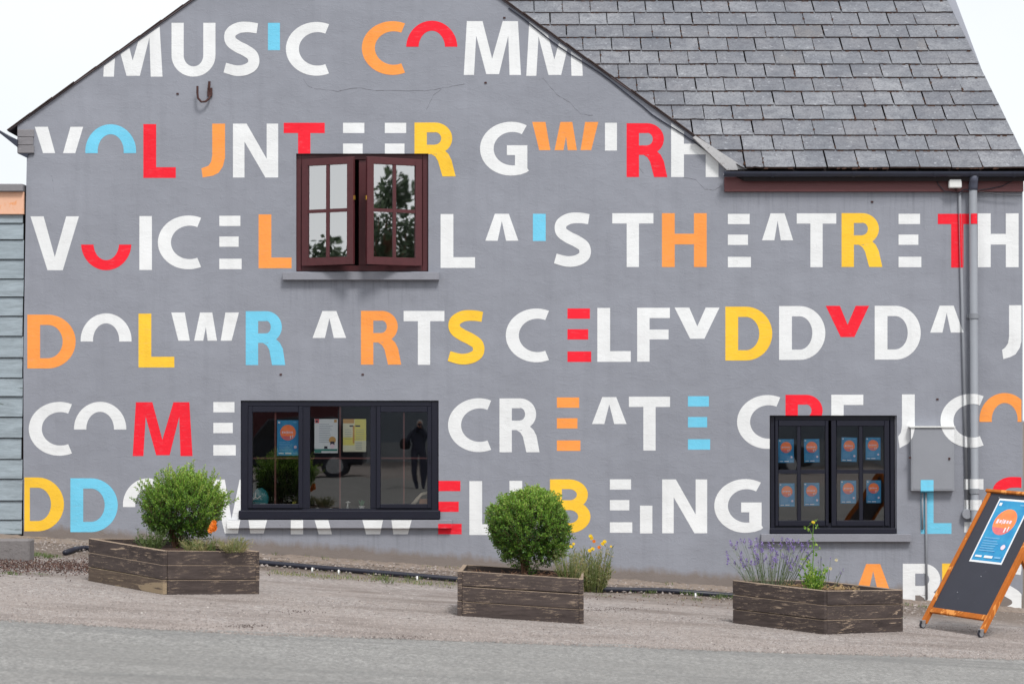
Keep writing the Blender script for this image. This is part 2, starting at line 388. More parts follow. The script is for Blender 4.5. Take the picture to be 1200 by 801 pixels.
for j in range(0, 60):
    row = []
    for i, x in enumerate(vx[::4] if j else vx[::4]):
        ye = edge_y(x)+.09*math.sin(x*2.3)+.05*math.sin(x*7.1+1)+.05*wig[(i*4) % len(wig)]
        y = ye if j == 0 else ye-(j*.5)
        row.append((x, y, gz(x, y)+(.0035 if j == 0 else .012)))
    rows.append(row)
m.v = [p for r_ in rows for p in r_]; m.tone = [.5]*len(m.v); nn_ = len(rows[0])
for j in range(len(rows)-1):
    for i in range(nn_-1): m.f.append((j*nn_+i, (j+1)*nn_+i, (j+1)*nn_+i+1, j*nn_+i+1)); m.m.append(0)
kind(m.build('road', M['road']), 'structure')
# rough concrete footing along the wall foot
m = MB(); N = 260; top = []; low = []; back = []
for i in range(N+1):
    x = -6.6+13.4*i/N
    w = .62+.10*math.sin(x*1.7)+.06*math.sin(x*5.3+2)+rnd.uniform(-.03, .03)
    zz = gz(x, -.5)
    back.append((x, -.002, zz+.02+rnd.uniform(-.006, .012)))
    top.append((x, -w, zz+.015+rnd.uniform(-.012, .012))); low.append((x, -w-.05+rnd.uniform(-.03, .0), zz-.06))
for i in range(N):
    m.poly([top[i], top[i+1], back[i+1], back[i]]); m.poly([low[i], low[i+1], top[i+1], top[i]])
kind(m.build('footing', M['concrete']), 'structure')

# ------------------------------------------------------------------ the house
house = empty('house'); tag(house, 'grey painted gabled house with slate roof and giant colourful letters on its wall', 'building')
def rake_l(x): return 151-.709*(x-15)
def rake_r(x): return 9+.712*(x-600)
APEX = (408, rake_l(408))
outline_px = [(27.5, 740), (27.5, 420), (30.5, 230), (31.5, 180.5), (20.5, 179), (20.5, rake_l(20.5)), APEX, (868, rake_r(868)), (875, 206), (1198.4, 206), (1198.4, 760)]
W_UP = (347, 180, 502, 318); W_L = (282, 469, 514, 606); W_R = (902, 486.5, 1051, 625)
holes = [W_UP, W_L, W_R]
def build_wall():
    outer = [on(*p) for p in outline_px]
    loops = [outer]+[[on(a, b), on(c, b), on(c, d), on(a, d)] for a, b, c, d in holes]
    flat = [p for l in loops for p in l]
    m = MB(); tri = tessellate_polygon(loops); D = Vector((0, .32, 0))
    n = len(flat); m.v = [tuple(p) for p in flat]+[tuple(p+D) for p in flat]; m.tone = [.5]*2*n
    for t in tri:
        a, b, c = [flat[i] for i in t]
        if (b-a).cross(c-a).y > 0: t = t[::-1]
        m.f.append(tuple(t)); m.m.append(0); m.f.append(tuple(i+n for i in reversed(t))); m.m.append(0)
    k = 0
    for l in loops:
        for i in range(len(l)):
            j = (i+1) % len(l); m.f.append((k+i, k+j, k+n+j, k+n+i)); m.m.append(0)
        k += len(l)
    return m.build('front_wall', M['wall'], house)
wall = build_wall()

# ---- letters. outlines are in cap units: 63 high, y down
def arc(cx, cy, rx, ry, a0, a1, n=20):
    return [(cx+rx*math.cos(R(a0+(a1-a0)*i/n)), cy-ry*math.sin(R(a0+(a1-a0)*i/n))) for i in range(n+1)]
def ring(cx, cy, ro, ri, a0, a1, n=24, c2=None):
    """quads of a ring sector; ro, ri are (rx, ry) pairs"""
    c2 = c2 or (cx, cy); o = arc(cx, cy, *ro, a0, a1, n); i = arc(*c2, *ri, a0, a1, n)
    return [[o[k], o[k+1], i[k+1], i[k]] for k in range(n)]
def ribbon(path, width, n=8):
    pts = []; P = [path[0]]+path+[path[-1]]
    for i in range(1, len(P)-2):
        for k in range(n):
            t = k/n; p0, p1, p2, p3 = P[i-1], P[i], P[i+1], P[i+2]
            pts.append(tuple(.5*((2*p1[d])+(-p0[d]+p2[d])*t+(2*p0[d]-5*p1[d]+4*p2[d]-p3[d])*t*t+(-p0[d]+3*p1[d]-3*p2[d]+p3[d])*t**3) for d in (0, 1)))
    pts.append(path[-1]); L = []; Rr = []
    for i, p in enumerate(pts):
        a = pts[max(i-1, 0)]; b = pts[min(i+1, len(pts)-1)]; dx, dy = b[0]-a[0], b[1]-a[1]; q = math.hypot(dx, dy)
        w = width[0]+(width[1]-width[0])*math.sin(math.pi*i/(len(pts)-1))
        L.append((p[0]-dy/q*w/2, p[1]+dx/q*w/2)); Rr.append((p[0]+dy/q*w/2, p[1]-dx/q*w/2))
    return [[L[i], L[i+1], Rr[i+1], Rr[i]] for i in range(len(pts)-1)]
def rect(a, b, c, d): return [(a, b), (c, b), (c, d), (a, d)]
def glyph(ch, w):
    s = 15
    if ch == 'I': return [rect(0, 0, w, 63)]
    if ch == 'L': return [[(0, 0), (s, 0), (s, 50.5), (w, 50.5), (w, 63), (0, 63)]]
    if ch == 'F': return [[(0, 0), (w, 0), (w, 12), (s-.5, 12), (s-.5, 25.5), (w-1.5, 25.5), (w-1.5, 37), (s-.5, 37), (s-.5, 63), (0, 63)]]
    if ch == 'E': return [rect(0, 0, w-1.5, 12), rect(0, 24.3, w-3.5, 36.3), rect(0, 50.3, w, 62.5)]
    if ch == 'T': c = w/2; return [[(0, 0), (w, 0), (w, 12), (c+7.2, 12), (c+7.2, 63), (c-7.2, 63), (c-7.2, 12), (0, 12)]]
    if ch == 'H': return [[(0, 0), (s, 0), (s, 24), (w-s, 24), (w-s, 0), (w, 0), (w, 63), (w-s, 63), (w-s, 36.5), (s, 36.5), (s, 63), (0, 63)]]
    if ch == 'N': return [[(0, 0), (16, 0), (w-13.5, 41), (w-13.5, 0), (w, 0), (w, 63), (w-15, 63), (13.5, 21), (13.5, 63), (0, 63)]]
    if ch == 'M':
        k = w/70; return [[(x*k, y) for x, y in [(0, 63), (3.75, 0), (23, 0), (34.7, 44), (47.7, 0), (66.3, 0), (70, 63), (56, 63), (54.5, 17), (43.2, 62), (27.5, 62), (15.2, 17), (12.5, 63)]]]
    if ch == 'V': k = w/57; return [[(x*k, y) for x, y in [(0, 0), (15.5, 0), (28.6, 47.5), (42, 0), (57, 0), (38, 63), (20, 63)]]]
    if ch == 'Y': k = w/52; return [[(x*k, y) for x, y in [(0, 0), (17, 0), (26.3, 22), (36, 0), (52, 0), (34.5, 36.5), (18, 36.5)]]]
    if ch == 'W': k = w/77.5; return [[(x*k, y) for x, y in [(0, 0), (15.5, 0), (23.5, 46), (33, 0), (47, 0), (54.5, 46), (62, 0), (77.5, 0), (61.5, 63), (45.5, 63), (39.6, 17), (31, 63), (15.5, 63)]]]
    if ch == 'A':  # only the upper part of the letter is painted
        c = w/2; h = 31.5; return [[(0, h), (c-8.2, 0), (c+8.2, 0), (w, h), (w-14.5, h), (c, 8.5), (14.5, h)]]
    if ch == 'O': rx = w/2; return ring(rx, 31.5, (rx, 31.5), (rx-14.5, 19.8), 0, 360, 56)
    if ch == 'C': return ring(36, 31.5, (36, 31.5), (22, 19.6), 66, 294, 32, (37.3, 31.5))
    if ch == 'G':
        return ring(36.5, 31.5, (36.5, 31.5), (22, 19.6), 60, 305, 34, (38, 31.5))+[[(w-14.5, 27.5), (w, 27.5), (w, 59), (w-9, 62.2), (w-14.5, 50.5)], [(w-24, 27.5), (w-14.4, 27.5), (w-14.4, 39), (w-24, 39)]]
    if ch == 'U':
        return [[(0, 0), (14.3, 0), (14.3, 38), (w-14.3, 38), (w-14.3, 0), (w, 0), (w, 38)][0:3]+[(0, 38)], rect(w-14.3, 0, w, 38)]+ring(w/2, 38, (w/2, 25), (w/2-14.3, 13), 180, 360, 24)
    if ch == 'J': return [[(w-15, 0), (w, 0), (w, 40), (w-2.5, 50), (w-7.5, 57.5), (w-14, 60.8), (1.5, 63), (0, 52.3), (w-19.5, 49.4), (w-16.2, 44.5), (w-15, 37)]]
    if ch == 'D':
        rx = w-24; return [rect(0, 0, 15, 63), rect(15, 0, 24, 12), rect(15, 51, 24, 63)]+ring(24, 31.5, (rx, 31.5), (rx-15.3, 19.5), -90, 90, 24)
    if ch == 'R':
        return [rect(0, 0, 14.5, 63), rect(14.5, 0, 24, 11.5), rect(14.5, 26, 24, 37)]+ring(24, 18.5, (w-28, 18.5), (w-41, 7.3), -90, 90, 20)+[[(20, 37), (26, 37.5), (30, 33), (36, 33.2), (40, 37), (43.5, 44), (w, 63), (w-15.5, 63), (27.5, 45), (24.5, 40)]]
    if ch == 'B':
        return [rect(0, 0, 14, 63), rect(14, 0, 22, 11.5), rect(14, 51.5, 22, 63), rect(14, 24.5, 22, 36)]+ring(22, 18, (w-25, 18), (w-38, 6.6), -90, 90, 18)+ring(22, 43.7, (w-22, 19.3), (w-36.5, 7.8), -90, 90, 18)
    if ch == 'S':
        k = w/44; return [[(x*k, y) for x, y in q] for q in ribbon([(41, 7.5), (30, 6), (18, 7), (9, 13), (9, 22), (17, 28.5), (27, 33.5), (35.5, 40), (36, 49.5), (28, 55.5), (16, 57), (2, 53.5)], (11.8, 13.8))]
    raise KeyError(ch)
def clip(poly, a, b, c):
    out = []
    for i in range(len(poly)):
        p, q = poly[i], poly[(i+1) % len(poly)]; dp = a*p[0]+b*p[1]+c; dq = a*q[0]+b*q[1]+c
        if dp >= 0: out.append(p)
        if (dp >= 0) != (dq >= 0):
            t = dp/(dp-dq); out.append((p[0]+(q[0]-p[0])*t, p[1]+(q[1]-p[1])*t))
    return out if len(out) >= 3 else []
def inside(polys, x0, y0, x1, y1):
    r = []
    for p in polys:
        for h in ((1, 0, -x0), (-1, 0, x1), (0, 1, -y0), (0, -1, y1)):
            if p: p = clip(p, *h)
        if p: r.append(p)
    return r
def outside(polys, x0, y0, x1, y1):
    return inside(polys, -1e4, -1e4, x0, 1e4)+inside(polys, x1, -1e4, 1e4, 1e4)+inside(polys, x0, -1e4, x1, y0)+inside(polys, x0, y1, x1, 1e4)
# solids fixed on the wall that the letters were painted over
SILL_L = (266, 609, 529.5, 618.5); SILL_R = (892, 625.5, 1068, 634.5); MBOX = (1067.5, 500, 1118.5, 575)
SILL_Y = -.075; BOX_Y = -.10
PIPE_R = .05; PIPE_YC = -.085; PIPE_X = on(1141.3, 400, PIPE_YC).x
CON_R = .02; CON_YC = -.03
con_a = on(1124.5, 224, CON_YC); con_b = on(1133.5, 598, CON_YC)
def con_x(z): return con_a.x+(con_b.x-con_a.x)*(con_a.z-z)/(con_a.z-con_b.z)
letters = []
def letter(ch, x0, y0, x1, y1=None, paint='white', cut=None, frm=None, h=63.0, skew=0):
    """cut / frm: only the part above / below that line is painted"""
    w = x1-x0; polys = []
    for g_ in glyph(ch, w):
        tri = tessellate_polygon([[Vector((p[0], p[1], 0)) for p in g_]])
        for t in tri: polys.append([(x0+g_[i][0], y0+g_[i][1]*h/63+skew*g_[i][0]) for i in t])
    if cut: polys = inside(polys, -1e4, -1e4, 1e4, cut)
    if frm: polys = inside(polys, -1e4, frm, 1e4, 1e4)
    if y0 < 220: polys = [q for q in (clip(p, .709, 1, -(151+.709*15)-2.2) for p in polys) if q]
    if y0 < 220: polys = [q for q in (clip(p, -.712, 1, -(9-.712*600)-2.2) for p in polys) if q]
    polys = inside(polys, 28.5 if y0 > 200 else 33, -1e4, 1197, 1e4)
    for hl in holes: polys = outside(polys, *hl)
    m = MB(); lay = [0]
    def add(ps, fn):
        for p in ps:
            lay[0] += 1; q = [fn(*a)-Vector((0, .00002*lay[0], 0)) for a in p]
            if (q[1]-q[0]).cross(q[2]-q[0]).y > 0: q.reverse()
            m.poly(q)
    for rect_, Y in ((SILL_L, SILL_Y), (MBOX, BOX_Y)):
        add(inside(polys, *rect_), lambda a, b, Y=Y: on(a, b, Y-.002)); polys = outside(polys, *rect_)
    if x1 > 1115:  # bands painted round the pipe and the conduit
        px0, px1 = to_px(Vector((PIPE_X-PIPE_R, PIPE_YC, 2)))[0], to_px(Vector((PIPE_X+PIPE_R, PIPE_YC, 2)))[0]
        def cyl(a, b):
            p = on(a, b, PIPE_YC); dx = max(-PIPE_R, min(PIPE_R, p.x-PIPE_X)); return Vector((p.x, PIPE_YC-math.sqrt(max(0, PIPE_R**2-dx*dx))-.003, p.z))
        for k in range(8): add(inside(polys, px0+(px1-px0)*k/8, -1e4, px0+(px1-px0)*(k+1)/8, 1e4), cyl)
        def cyl2(a, b):
            p = on(a, b, CON_YC); dx = max(-CON_R, min(CON_R, p.x-con_x(p.z))); return Vector((p.x, CON_YC-math.sqrt(max(0, CON_R**2-dx*dx))-.002, p.z))
        (ax, ay), (bx, by) = to_px(con_a), to_px(con_b); hw = CON_R*95; ic = (bx-ax)/(by-ay)
        for k in range(4):
            lo = -hw+2*hw*k/4; hi = lo+hw/2
            ps = [clip(p, 1, -ic, -(ax-ic*ay)-lo) for p in polys]; ps = [clip(p, -1, ic, (ax-ic*ay)+hi) for p in ps if p]
            add([p for p in inside([q for q in ps if q], -1e4, 222, 1e4, 598)], cyl2)
    if not polys and not m.f: return
    Y = -.0008
    add(polys, lambda a, b: on(a, b, Y))
    o = m.build('letter', M[paint], wall)
    o['label'] = ('upper half of a ' if cut else 'lower half of a ' if frm else '')+f'{paint} painted letter {ch}'
    return o
_b = 0
MURAL = [
 # row 1
 ('M',121,27,190.5,'white'),('U',201,27,252.5,'white'),('S',261.5,26,304.5,'white'),('I',314,27,328,'blue','c',59),('C',335,26,386,'white'),
 ('C',424,25,474,'orange'),('O',476,24.5,536,'red','c',55),('M',543.5,25,610.5,'white'),('M',616.7,26,683,'white'),
 # row 2
 ('V',40.7,148.7,97.5,'white','c',179.5),('O',100,145.7,159.5,'blue','c',179.5),('L',168,145.5,206,'red'),('J',236,145,263.7,'orange'),('N',273,145,326,'white'),
 ('T',332.5,144,380.5,'red'),('E',402,144,428.5,'white'),('E',451,144,477.5,'white'),('R',485.7,143.7,534,'yellow'),('G',562.5,142.8,618,'white'),
 ('W',623.7,143,701.2,'orange','c',176),('I',709,144,723,'white','c',176.5),('R',734.3,144.5,782,'red'),('H',786.5,144.5,842,'white'),
 # row 3
 ('V',35.7,253.5,92.5,'white'),('O',95,253.5,154,'red','f',286.5),('I',163.3,253.2,178,'white'),('C',185,252.5,235.5,'white'),('E',257,252.8,283.2,'white'),('L',303,251.2,341.7,'orange'),
 ('L',516.3,250.8,556.7,'white'),('A',568.7,250.5,607.5,'white'),('I',624.5,250.5,639.5,'blue','c',282.3),('S',648.7,249.3,693,'white'),('T',717.5,249.8,765.7,'white'),
 ('H',775.7,249.8,828.2,'orange'),('E',853,250.6,880,'white'),('A',893,250,929.5,'white'),('T',933.7,250,980,'white'),('R',986.2,249.7,1034,'yellow'),('E',1053,250.5,1079.7,'white'),
 ('T',1099,250.5,1144.7,'red'),('H',1146,250,1193.7,'white'),
 # row 4
 ('D',32,368.5,88.7,'orange'),('O',94.5,367,154.2,'white','c',400),('L',162.3,367.3,204.3,'yellow'),('W',200.7,366,280,'white','c',399),('R',288,364.5,334.3,'blue'),
 ('A',366.3,364.3,405.7,'white'),('R',423,364,470.2,'orange'),('T',473,364.2,520.8,'white'),('S',524.2,363.5,568.2,'yellow'),('C',592.7,361.3,643.5,'white'),
 ('E',665,361.3,692.8,'red'),('L',700,360.7,739.2,'white'),('F',746.7,360.5,785,'white'),('Y',790.5,360.2,843.2,'white'),('D',850,359.2,905,'yellow'),('D',913,358.5,967.2,'white'),
 ('Y',967.6,358.2,1018.4,'red'),('D',1025,358.2,1079,'white'),('A',1090,358,1128.8,'white'),('J',1174.3,357.5,1197.5,'white'),
 # row 5
 ('C',33.7,470.6,84,'white'),('O',86.7,470.5,148,'white','c',503),('M',155.5,471,225.6,'red'),('E',250,470.8,276.3,'white'),
 ('C',525,466.3,575.7,'white'),('R',585.3,466.5,632.3,'white'),('E',652.6,465.4,680.2,'orange'),('A',693.7,465,734.3,'white'),('T',737,464.5,785.2,'white'),('E',806.2,464,832.2,'blue'),
 ('C',863.7,462.6,912.5,'white'),('R',920.5,462.3,968,'red'),('F',974.2,462.2,1011.7,'white'),('J',1052.8,461.8,1072,'white'),('C',1102,461.2,1150,'white'),('O',1147.7,460.2,1207,'orange','c',494),
 # row 6
 ('D',20,559,75,'yellow'),('D',82.5,560,138,'blue'),('O',144,560,203,'white','c',593.7),('W',248,561.5,325,'white'),('R',340.7,562.5,389,'white'),('W',412.5,562.5,495,'white'),
 ('E',513.5,563,541,'red'),('L',550,563.3,590,'white'),('L',597,563,637,'white'),('B',644.5,561.2,692,'yellow'),('E',714.7,561.2,741,'white'),('I',750,561.5,764.5,'white','f',592),
 ('N',776,561.3,828.7,'white'),('G',837,560.8,892.5,'white'),('L',1079,562,1115,'blue'),('E',1130,561,1154,'white'),('S',1162,558.7,1206,'red'),
 # row 7
 ('A',1003.5,660.3,1043,'orange'),('R',1058,660,1106,'white'),('I',1104,659.7,1118,'yellow','c',692),('S',1156,659.8,1200,'white'),
]
for q in MURAL:
    kw = {}
    if len(q) > 5: kw['cut' if q[5] == 'c' else 'frm'] = q[6]
    letter(q[0], q[1], q[2], q[3], paint=q[4], **kw)

# ---- pieces measured on a plane
def bpx(m, x0, y0, x1, y1, Yf, Yb, mi=0):
    a = on(x0, y0, Yf); b = on(x1, y1, Yf); m.box((a.x, Yf, a.z), (b.x, Yb, b.z), mi)
def ring_px(m, x0, y0, x1, y1, t, Yf, Yb, tb=None, tt=None):
    tb = tb or t; tt = tt or t
    bpx(m, x0, y0, x0+t, y1, Yf, Yb); bpx(m, x1-t, y0, x1, y1, Yf, Yb)
    bpx(m, x0+t, y0, x1-t, y0+tt, Yf, Yb); bpx(m, x0+t, y1-tb, x1-t, y1, Yf, Yb)
def one(name, mats, parent, x0, y0, x1, y1, Yf, Yb, bevel=0, label=None):
    m = MB(); bpx(m, x0, y0, x1, y1, Yf, Yb); return m.build(name, mats, parent, bevel=bevel, label=label)

# upper window, casements standing open
win = empty('window'); win.parent = house; win['label'] = 'dark red upper window with both small-paned casements pushed open'
m = MB(); ring_px(m, 346.6, 180.4, 501.6, 317.6, 6.5, .05, .14, tb=6.5); m.build('frame', M['brown_frame'], win, bevel=.004)
m = MB(); bpx(m, 420.5, 187.2, 429, 311, .07, .13); m.build('mullion', M['brown_frame'], win, bevel=.004)
one('sill', M['sill'], win, 331, 319, 514.5, 327.8, -.085, -.0005, .004)
def casement(hx, y0, y1, sgn, Wd, ang):
    top = on(hx, y0, .005); bot = on(hx, y1, .005); H = top.z-bot.z
    Mx = Matrix.Translation((top.x, .005, bot.z)) @ Matrix.Rotation(R(ang)*(-sgn), 4, 'Z') @ Matrix.Scale(sgn, 4, (1, 0, 0))
    st = .088; bt = .042
    m = MB()
    for a, b in (((0, 0, 0), (st, .045, H)), ((Wd-st, 0, 0), (Wd, .045, H)), ((st, 0, 0), (Wd-st, .045, .095)), ((st, 0, H-.085), (Wd-st, .045, H))): m.box(a, b, 0, Mx)
    m.build('casement', M['brown_frame'], win, bevel=.003)
    cx = Wd/2; cz = .095+(H-.18)/2+.005
    m = MB(); m.box((cx-bt/2, .004, .095), (cx+bt/2, .04, H-.085), 0, Mx); m.build('glazing_bar', M['brown_frame'], win, bevel=.003)
    for a, b in ((st, cx-bt/2), (cx+bt/2, Wd-st)):
        m = MB(); m.box((a, .007, cz-bt/2), (b, .037, cz+bt/2), 0, Mx); m.build('glazing_bar', M['brown_frame'], win)
        for z0, z1 in ((.095, cz-bt/2), (cz+bt/2, H-.085)):
            m = MB(); m.poly([Mx @ Vector(q) for q in ((a, .02, z0), (b, .02, z0), (b, .02, z1), (a, .02, z1))]); m.build('pane', M['glass_up'], win)
    m = MB(); m.box((Wd-.008, .01, H*.60), (Wd+.012, .04, H*.60+.05), 0, Mx); m.build('handle', M['brass'], win)
casement(353.6, 186.8, 311.5, 1, .745, 28); casement(494.8, 186.8, 311.5, -1, .745, 28)

# lower left window
win = empty('window'); win.parent = house; win['label'] = 'wide black three-light window with notices behind the glass'
m = MB(); x0, y0, x1, y1 = 282.6, 469.4, 513.6, 597.5; bpx(m, x0, y0, x0+8, y1, .02, .14); bpx(m, x1-8, y0, x1, y1, .02, .14); bpx(m, x0+8, y0, x1-8, y0+6.5, .02, .14); bpx(m, x0+8, 595.5, x1-8, y1, .02, .14)
m.build('frame', M['black_frame'], win, bevel=.004)
for a, b in ((354.6, 363), (434, 441)): one('mullion', M['black_frame'], win, a, 476, b, 595.3, .025, .13, .004)
m = MB(); bpx(m, 279.5, 597.6, 516, 608.2, -.05, .14); m.build('sill', M['black_frame'], win, bevel=.012, label='black timber sill')
one('sill', M['sill'], win, *SILL_L, SILL_Y, -.0005, .004, label='grey masonry sill with paint of the letters running over it')
for a, b, c, d, t in ((290.8, 476.2, 354.4, 595.3, 4.6), (441.2, 476.2, 505.4, 595.3, 4.6)):
    m = MB(); ring_px(m, a, b, c, d, t, .0, .09, tb=5, tt=6.5); m.build('casement', M['black_frame'], win, bevel=.005)
one('handle', M['black_frame'], win, 503.3, 528, 505, 541, -.02, -.001)
for a, b, c, d in ((295.4, 482.7, 349.8, 590.3), (363.2, 476, 433.8, 595.3), (445.8, 482.7, 500.8, 590.3)):
    xm = (a+c)/2; ym = 536.5; Yg = .05
    A = on(a, b, Yg); B = on(c, d, Yg)
    m = MB(); m.poly([(A.x, Yg, B.z), (B.x, Yg, B.z), (B.x, Yg, A.z), (A.x, Yg, A.z)]); m.build('pane', M['glass'], win)
    m = MB(); bpx(m, xm-.9, b, xm+.9, d, .056, .066); m.build('glazing_bar', M['red_lath'], win)
    for p, q in ((a, xm-.9), (xm+.9, c)):
        m = MB(); bpx(m, p, ym-.9, q, ym+.9, .057, .065); m.build('glazing_bar', M['red_lath'], win)

# lower right window
win = empty('window'); win.parent = house; win['label'] = 'black two-leaf window holding eight blue posters'
m = MB(); ring_px(m, 902.6, 487, 1048.5, 618.5, 5.5, .06, .16); m.build('frame', M['black_frame'], win, bevel=.004)
one('frame', M['sill'], win, 1048.6, 487, 1050.7, 618.5, .05, .15)
one('sill', M['black_frame'], win, 902.6, 618.6, 1050.6, 625, -.03, .16, .008, label='black timber sill')
one('sill', M['sill'], win, *SILL_R, SILL_Y, -.0005, .004, label='grey masonry sill')
for (a, c), (b1, b2) in (((908.2, 971.3), (934, 938.6)), ((974, 1042.8), (1006.6, 1011.4))):
    m = MB(); ring_px(m, a, 492.6, c, 616, 4.2 if a < 950 else 6.5, .035, .12, tb=6.5, tt=6.5); m.build('casement', M['black_frame'], win, bevel=.005)
    ia = a+(4.2 if a < 950 else 6.5); ic_ = c-(4.2 if a < 950 else 6.5)
    if a < 950: ic_ = c-4.2
    m = MB(); bpx(m, b1, 499.2, b2, 609.4, .045, .10); m.build('glazing_bar', M['black_frame'], win, bevel=.003)
    for p, q in ((ia, b1), (b2, ic_)):
        m = MB(); bpx(m, p, 550, q, 554.5, .048, .097); m.build('glazing_bar', M['black_frame'], win)
        for r0, r1 in ((499.2, 550), (554.5, 609.4)):
            A = on(p, r0, .075); B = on(q, r1, .075)
            m = MB(); m.poly([(A.x, .075, B.z), (B.x, .075, B.z), (B.x, .075, A.z), (A.x, .075, A.z)]); m.build('pane', M['glass'], win)

# rooms behind the windows
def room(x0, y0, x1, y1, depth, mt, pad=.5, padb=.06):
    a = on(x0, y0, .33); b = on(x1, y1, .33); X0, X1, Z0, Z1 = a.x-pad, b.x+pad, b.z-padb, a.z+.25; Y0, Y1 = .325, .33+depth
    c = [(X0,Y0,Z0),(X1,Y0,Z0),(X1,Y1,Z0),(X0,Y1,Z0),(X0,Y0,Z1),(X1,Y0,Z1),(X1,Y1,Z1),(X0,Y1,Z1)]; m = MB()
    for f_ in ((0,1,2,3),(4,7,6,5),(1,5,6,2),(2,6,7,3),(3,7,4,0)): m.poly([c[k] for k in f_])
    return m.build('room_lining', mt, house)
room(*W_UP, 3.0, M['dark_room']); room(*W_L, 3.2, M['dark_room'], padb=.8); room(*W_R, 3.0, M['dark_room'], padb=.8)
one('window_board', M['pale_room'], house, 284, 596.5, 513, 599.5, .142, .55)

# fascia, gutter, pipes
m = MB(); a = on(849, 207.5, -.06); b = on(1199.5, 224.5, -.06); m.box((a.x, -.06, a.z), (b.x, -.001, b.z)); m.build('fascia_board', M['fascia'], house, bevel=.004)
ga = on(848, 202.5, -.16); gb = on(1212, 202.5, -.16)
def gutter():
    m = MB(); r = .062; n = 10; L = []
    for X in (ga.x, gb.x):
        for k in range(n+1):
            t = math.pi*k/n; L.append((X, -.16-r*math.cos(t), ga.z+.012-r*math.sin(t)))
        for k in range(n+1):
            t = math.pi*(n-k)/n; L.append((X, -.16-(r-.006)*math.cos(t), ga.z+.012-(r-.006)*math.sin(t)))
    q = 2*n+2
    for k in range(q): m.f.append((k, (k+1) % q, q+(k+1) % q, q+k)); m.m.append(0)
    m.v = L; m.tone = [.5]*len(L); m.f.append(tuple(range(q))); m.m.append(0)
    # outlet and joint collars
    for px in (905, 1000, 1095, 1141, 1188):
        X = on(px, 202, -.16).x; w = .05 if px == 1141 else .018
        for k in range(n):
            t0 = math.pi*k/n; t1 = math.pi*(k+1)/n; rr = r+.008
            for (xa, xb) in ((X-w, X+w),):
                p = [(xa, -.16-rr*math.cos(t0), ga.z+.012-rr*math.sin(t0)), (xb, -.16-rr*math.cos(t0), ga.z+.012-rr*math.sin(t0)), (xb, -.16-rr*math.cos(t1), ga.z+.012-rr*math.sin(t1)), (xa, -.16-rr*math.cos(t1), ga.z+.012-rr*math.sin(t1))]
                m.poly(p)
    return m.build('gutter', M['gutter'], house, smooth=False)
gutter()
pz = lambda y: on(1141, y, PIPE_YC).z
dp = MB(); dp.tube([(PIPE_X, PIPE_YC, pz(221)), (PIPE_X, PIPE_YC, gz(PIPE_X, 0)+.12), (PIPE_X, PIPE_YC-.12, gz(PIPE_X, 0)+.04)], PIPE_R, 20); dp = dp.build('downpipe', M['pipe'], house, smooth=True)
m = MB(); m.tube([(PIPE_X, -.16, pz(205)), (PIPE_X, -.13, pz(211)), (PIPE_X, PIPE_YC, pz(217)), (PIPE_X, PIPE_YC, pz(222.5))], PIPE_R+.006, 20); m.build('collar', M['pipe_dark'], dp, smooth=True)
for y in (370, 575):
    m = MB(); m.tube([(PIPE_X, PIPE_YC, pz(y-3)), (PIPE_X, PIPE_YC, pz(y+3))], PIPE_R+.008, 20); m.box((PIPE_X-.075, -.03, pz(y+2)), (PIPE_X+.075, -.002, pz(y-2))); m.build('bracket', M['pipe'], dp)
m = MB(); m.tube([con_a, con_b], CON_R, 10); cd = m.build('conduit', M['pipe'], house, smooth=True)
m = MB(); c_ = on(1133, 602, -.05); m.tube([(c_.x, -.08, c_.z), (c_.x, -.002, c_.z)], .062, 18); m.build('junction_box', M['box'], cd, bevel=.006)
for pts in ([(1085, 577), (1085.5, 640), (1086, 702)], [(1081, 577), (1081, 620)]): m = MB(); m.tube([on(a, b, -.02) for a, b in pts], .014, 8); m.build('conduit', M['pipe'], house, smooth=True)
mb_ = one('meter_box', M['box'], house, MBOX[0], MBOX[1], MBOX[2], MBOX[3], BOX_Y+.004, -.001, .005)
one('lid', M['box'], mb_, MBOX[0]+2.2, MBOX[1]+1.8, MBOX[2]-2, MBOX[3]-2, BOX_Y, BOX_Y+.01)
one('ledge', M['white_plastic'], mb_, MBOX[0]-1.5, 499, MBOX[2]+1, 500.6, BOX_Y-.02, -.001)
for x, y in ((1066.2, 536), (1112.5, 537)): one('lock', M['iron'], mb_, x-1, y-1.2, x+1.2, y+1.2, BOX_Y-.012, BOX_Y)
fl = one('floodlight', M['white_plastic'], house, 1112.2, 209.3, 1127.3, 220.2, -.15, -.062, .012)
m = MB(); m.tube([on(1120, 220.5, -.1), on(1120.5, 223, -.05), on(1124, 226, -.03)], .014, 8); m.build('bracket', M['iron'], fl)
for pts in ([(1096, 208), (1100, 217), (1107, 224), (1124, 226)], [(1146, 223), (1160, 221), (1175, 218), (1188, 211), (1194, 203)], [(1124, 226), (1130, 222), (1139, 223)], [(1148, 225), (1170, 228), (1197, 229)]):
    m = MB(); m.tube([on(a, b, -.075) for a, b in pts], .006, 6); m.build('cable', M['rubber'], house)
m = MB(); m.tube([on(231.4, 101, -.10), on(231.3, 109, -.10), on(232, 115, -.10), on(236, 119.5, -.09), on(241, 119, -.07), on(245, 115.5, -.05), on(247, 110, -.0)], .014, 8)
m.tube([on(245.4, 95.5, -.03), on(245, 103, -.03), on(247, 110, -.01)], .016, 8); m.box(on(243, 103, -.03), on(249, 113, 0.0)+Vector((0, 0, 0)))
m.build('wall_hook', M['iron'], house)
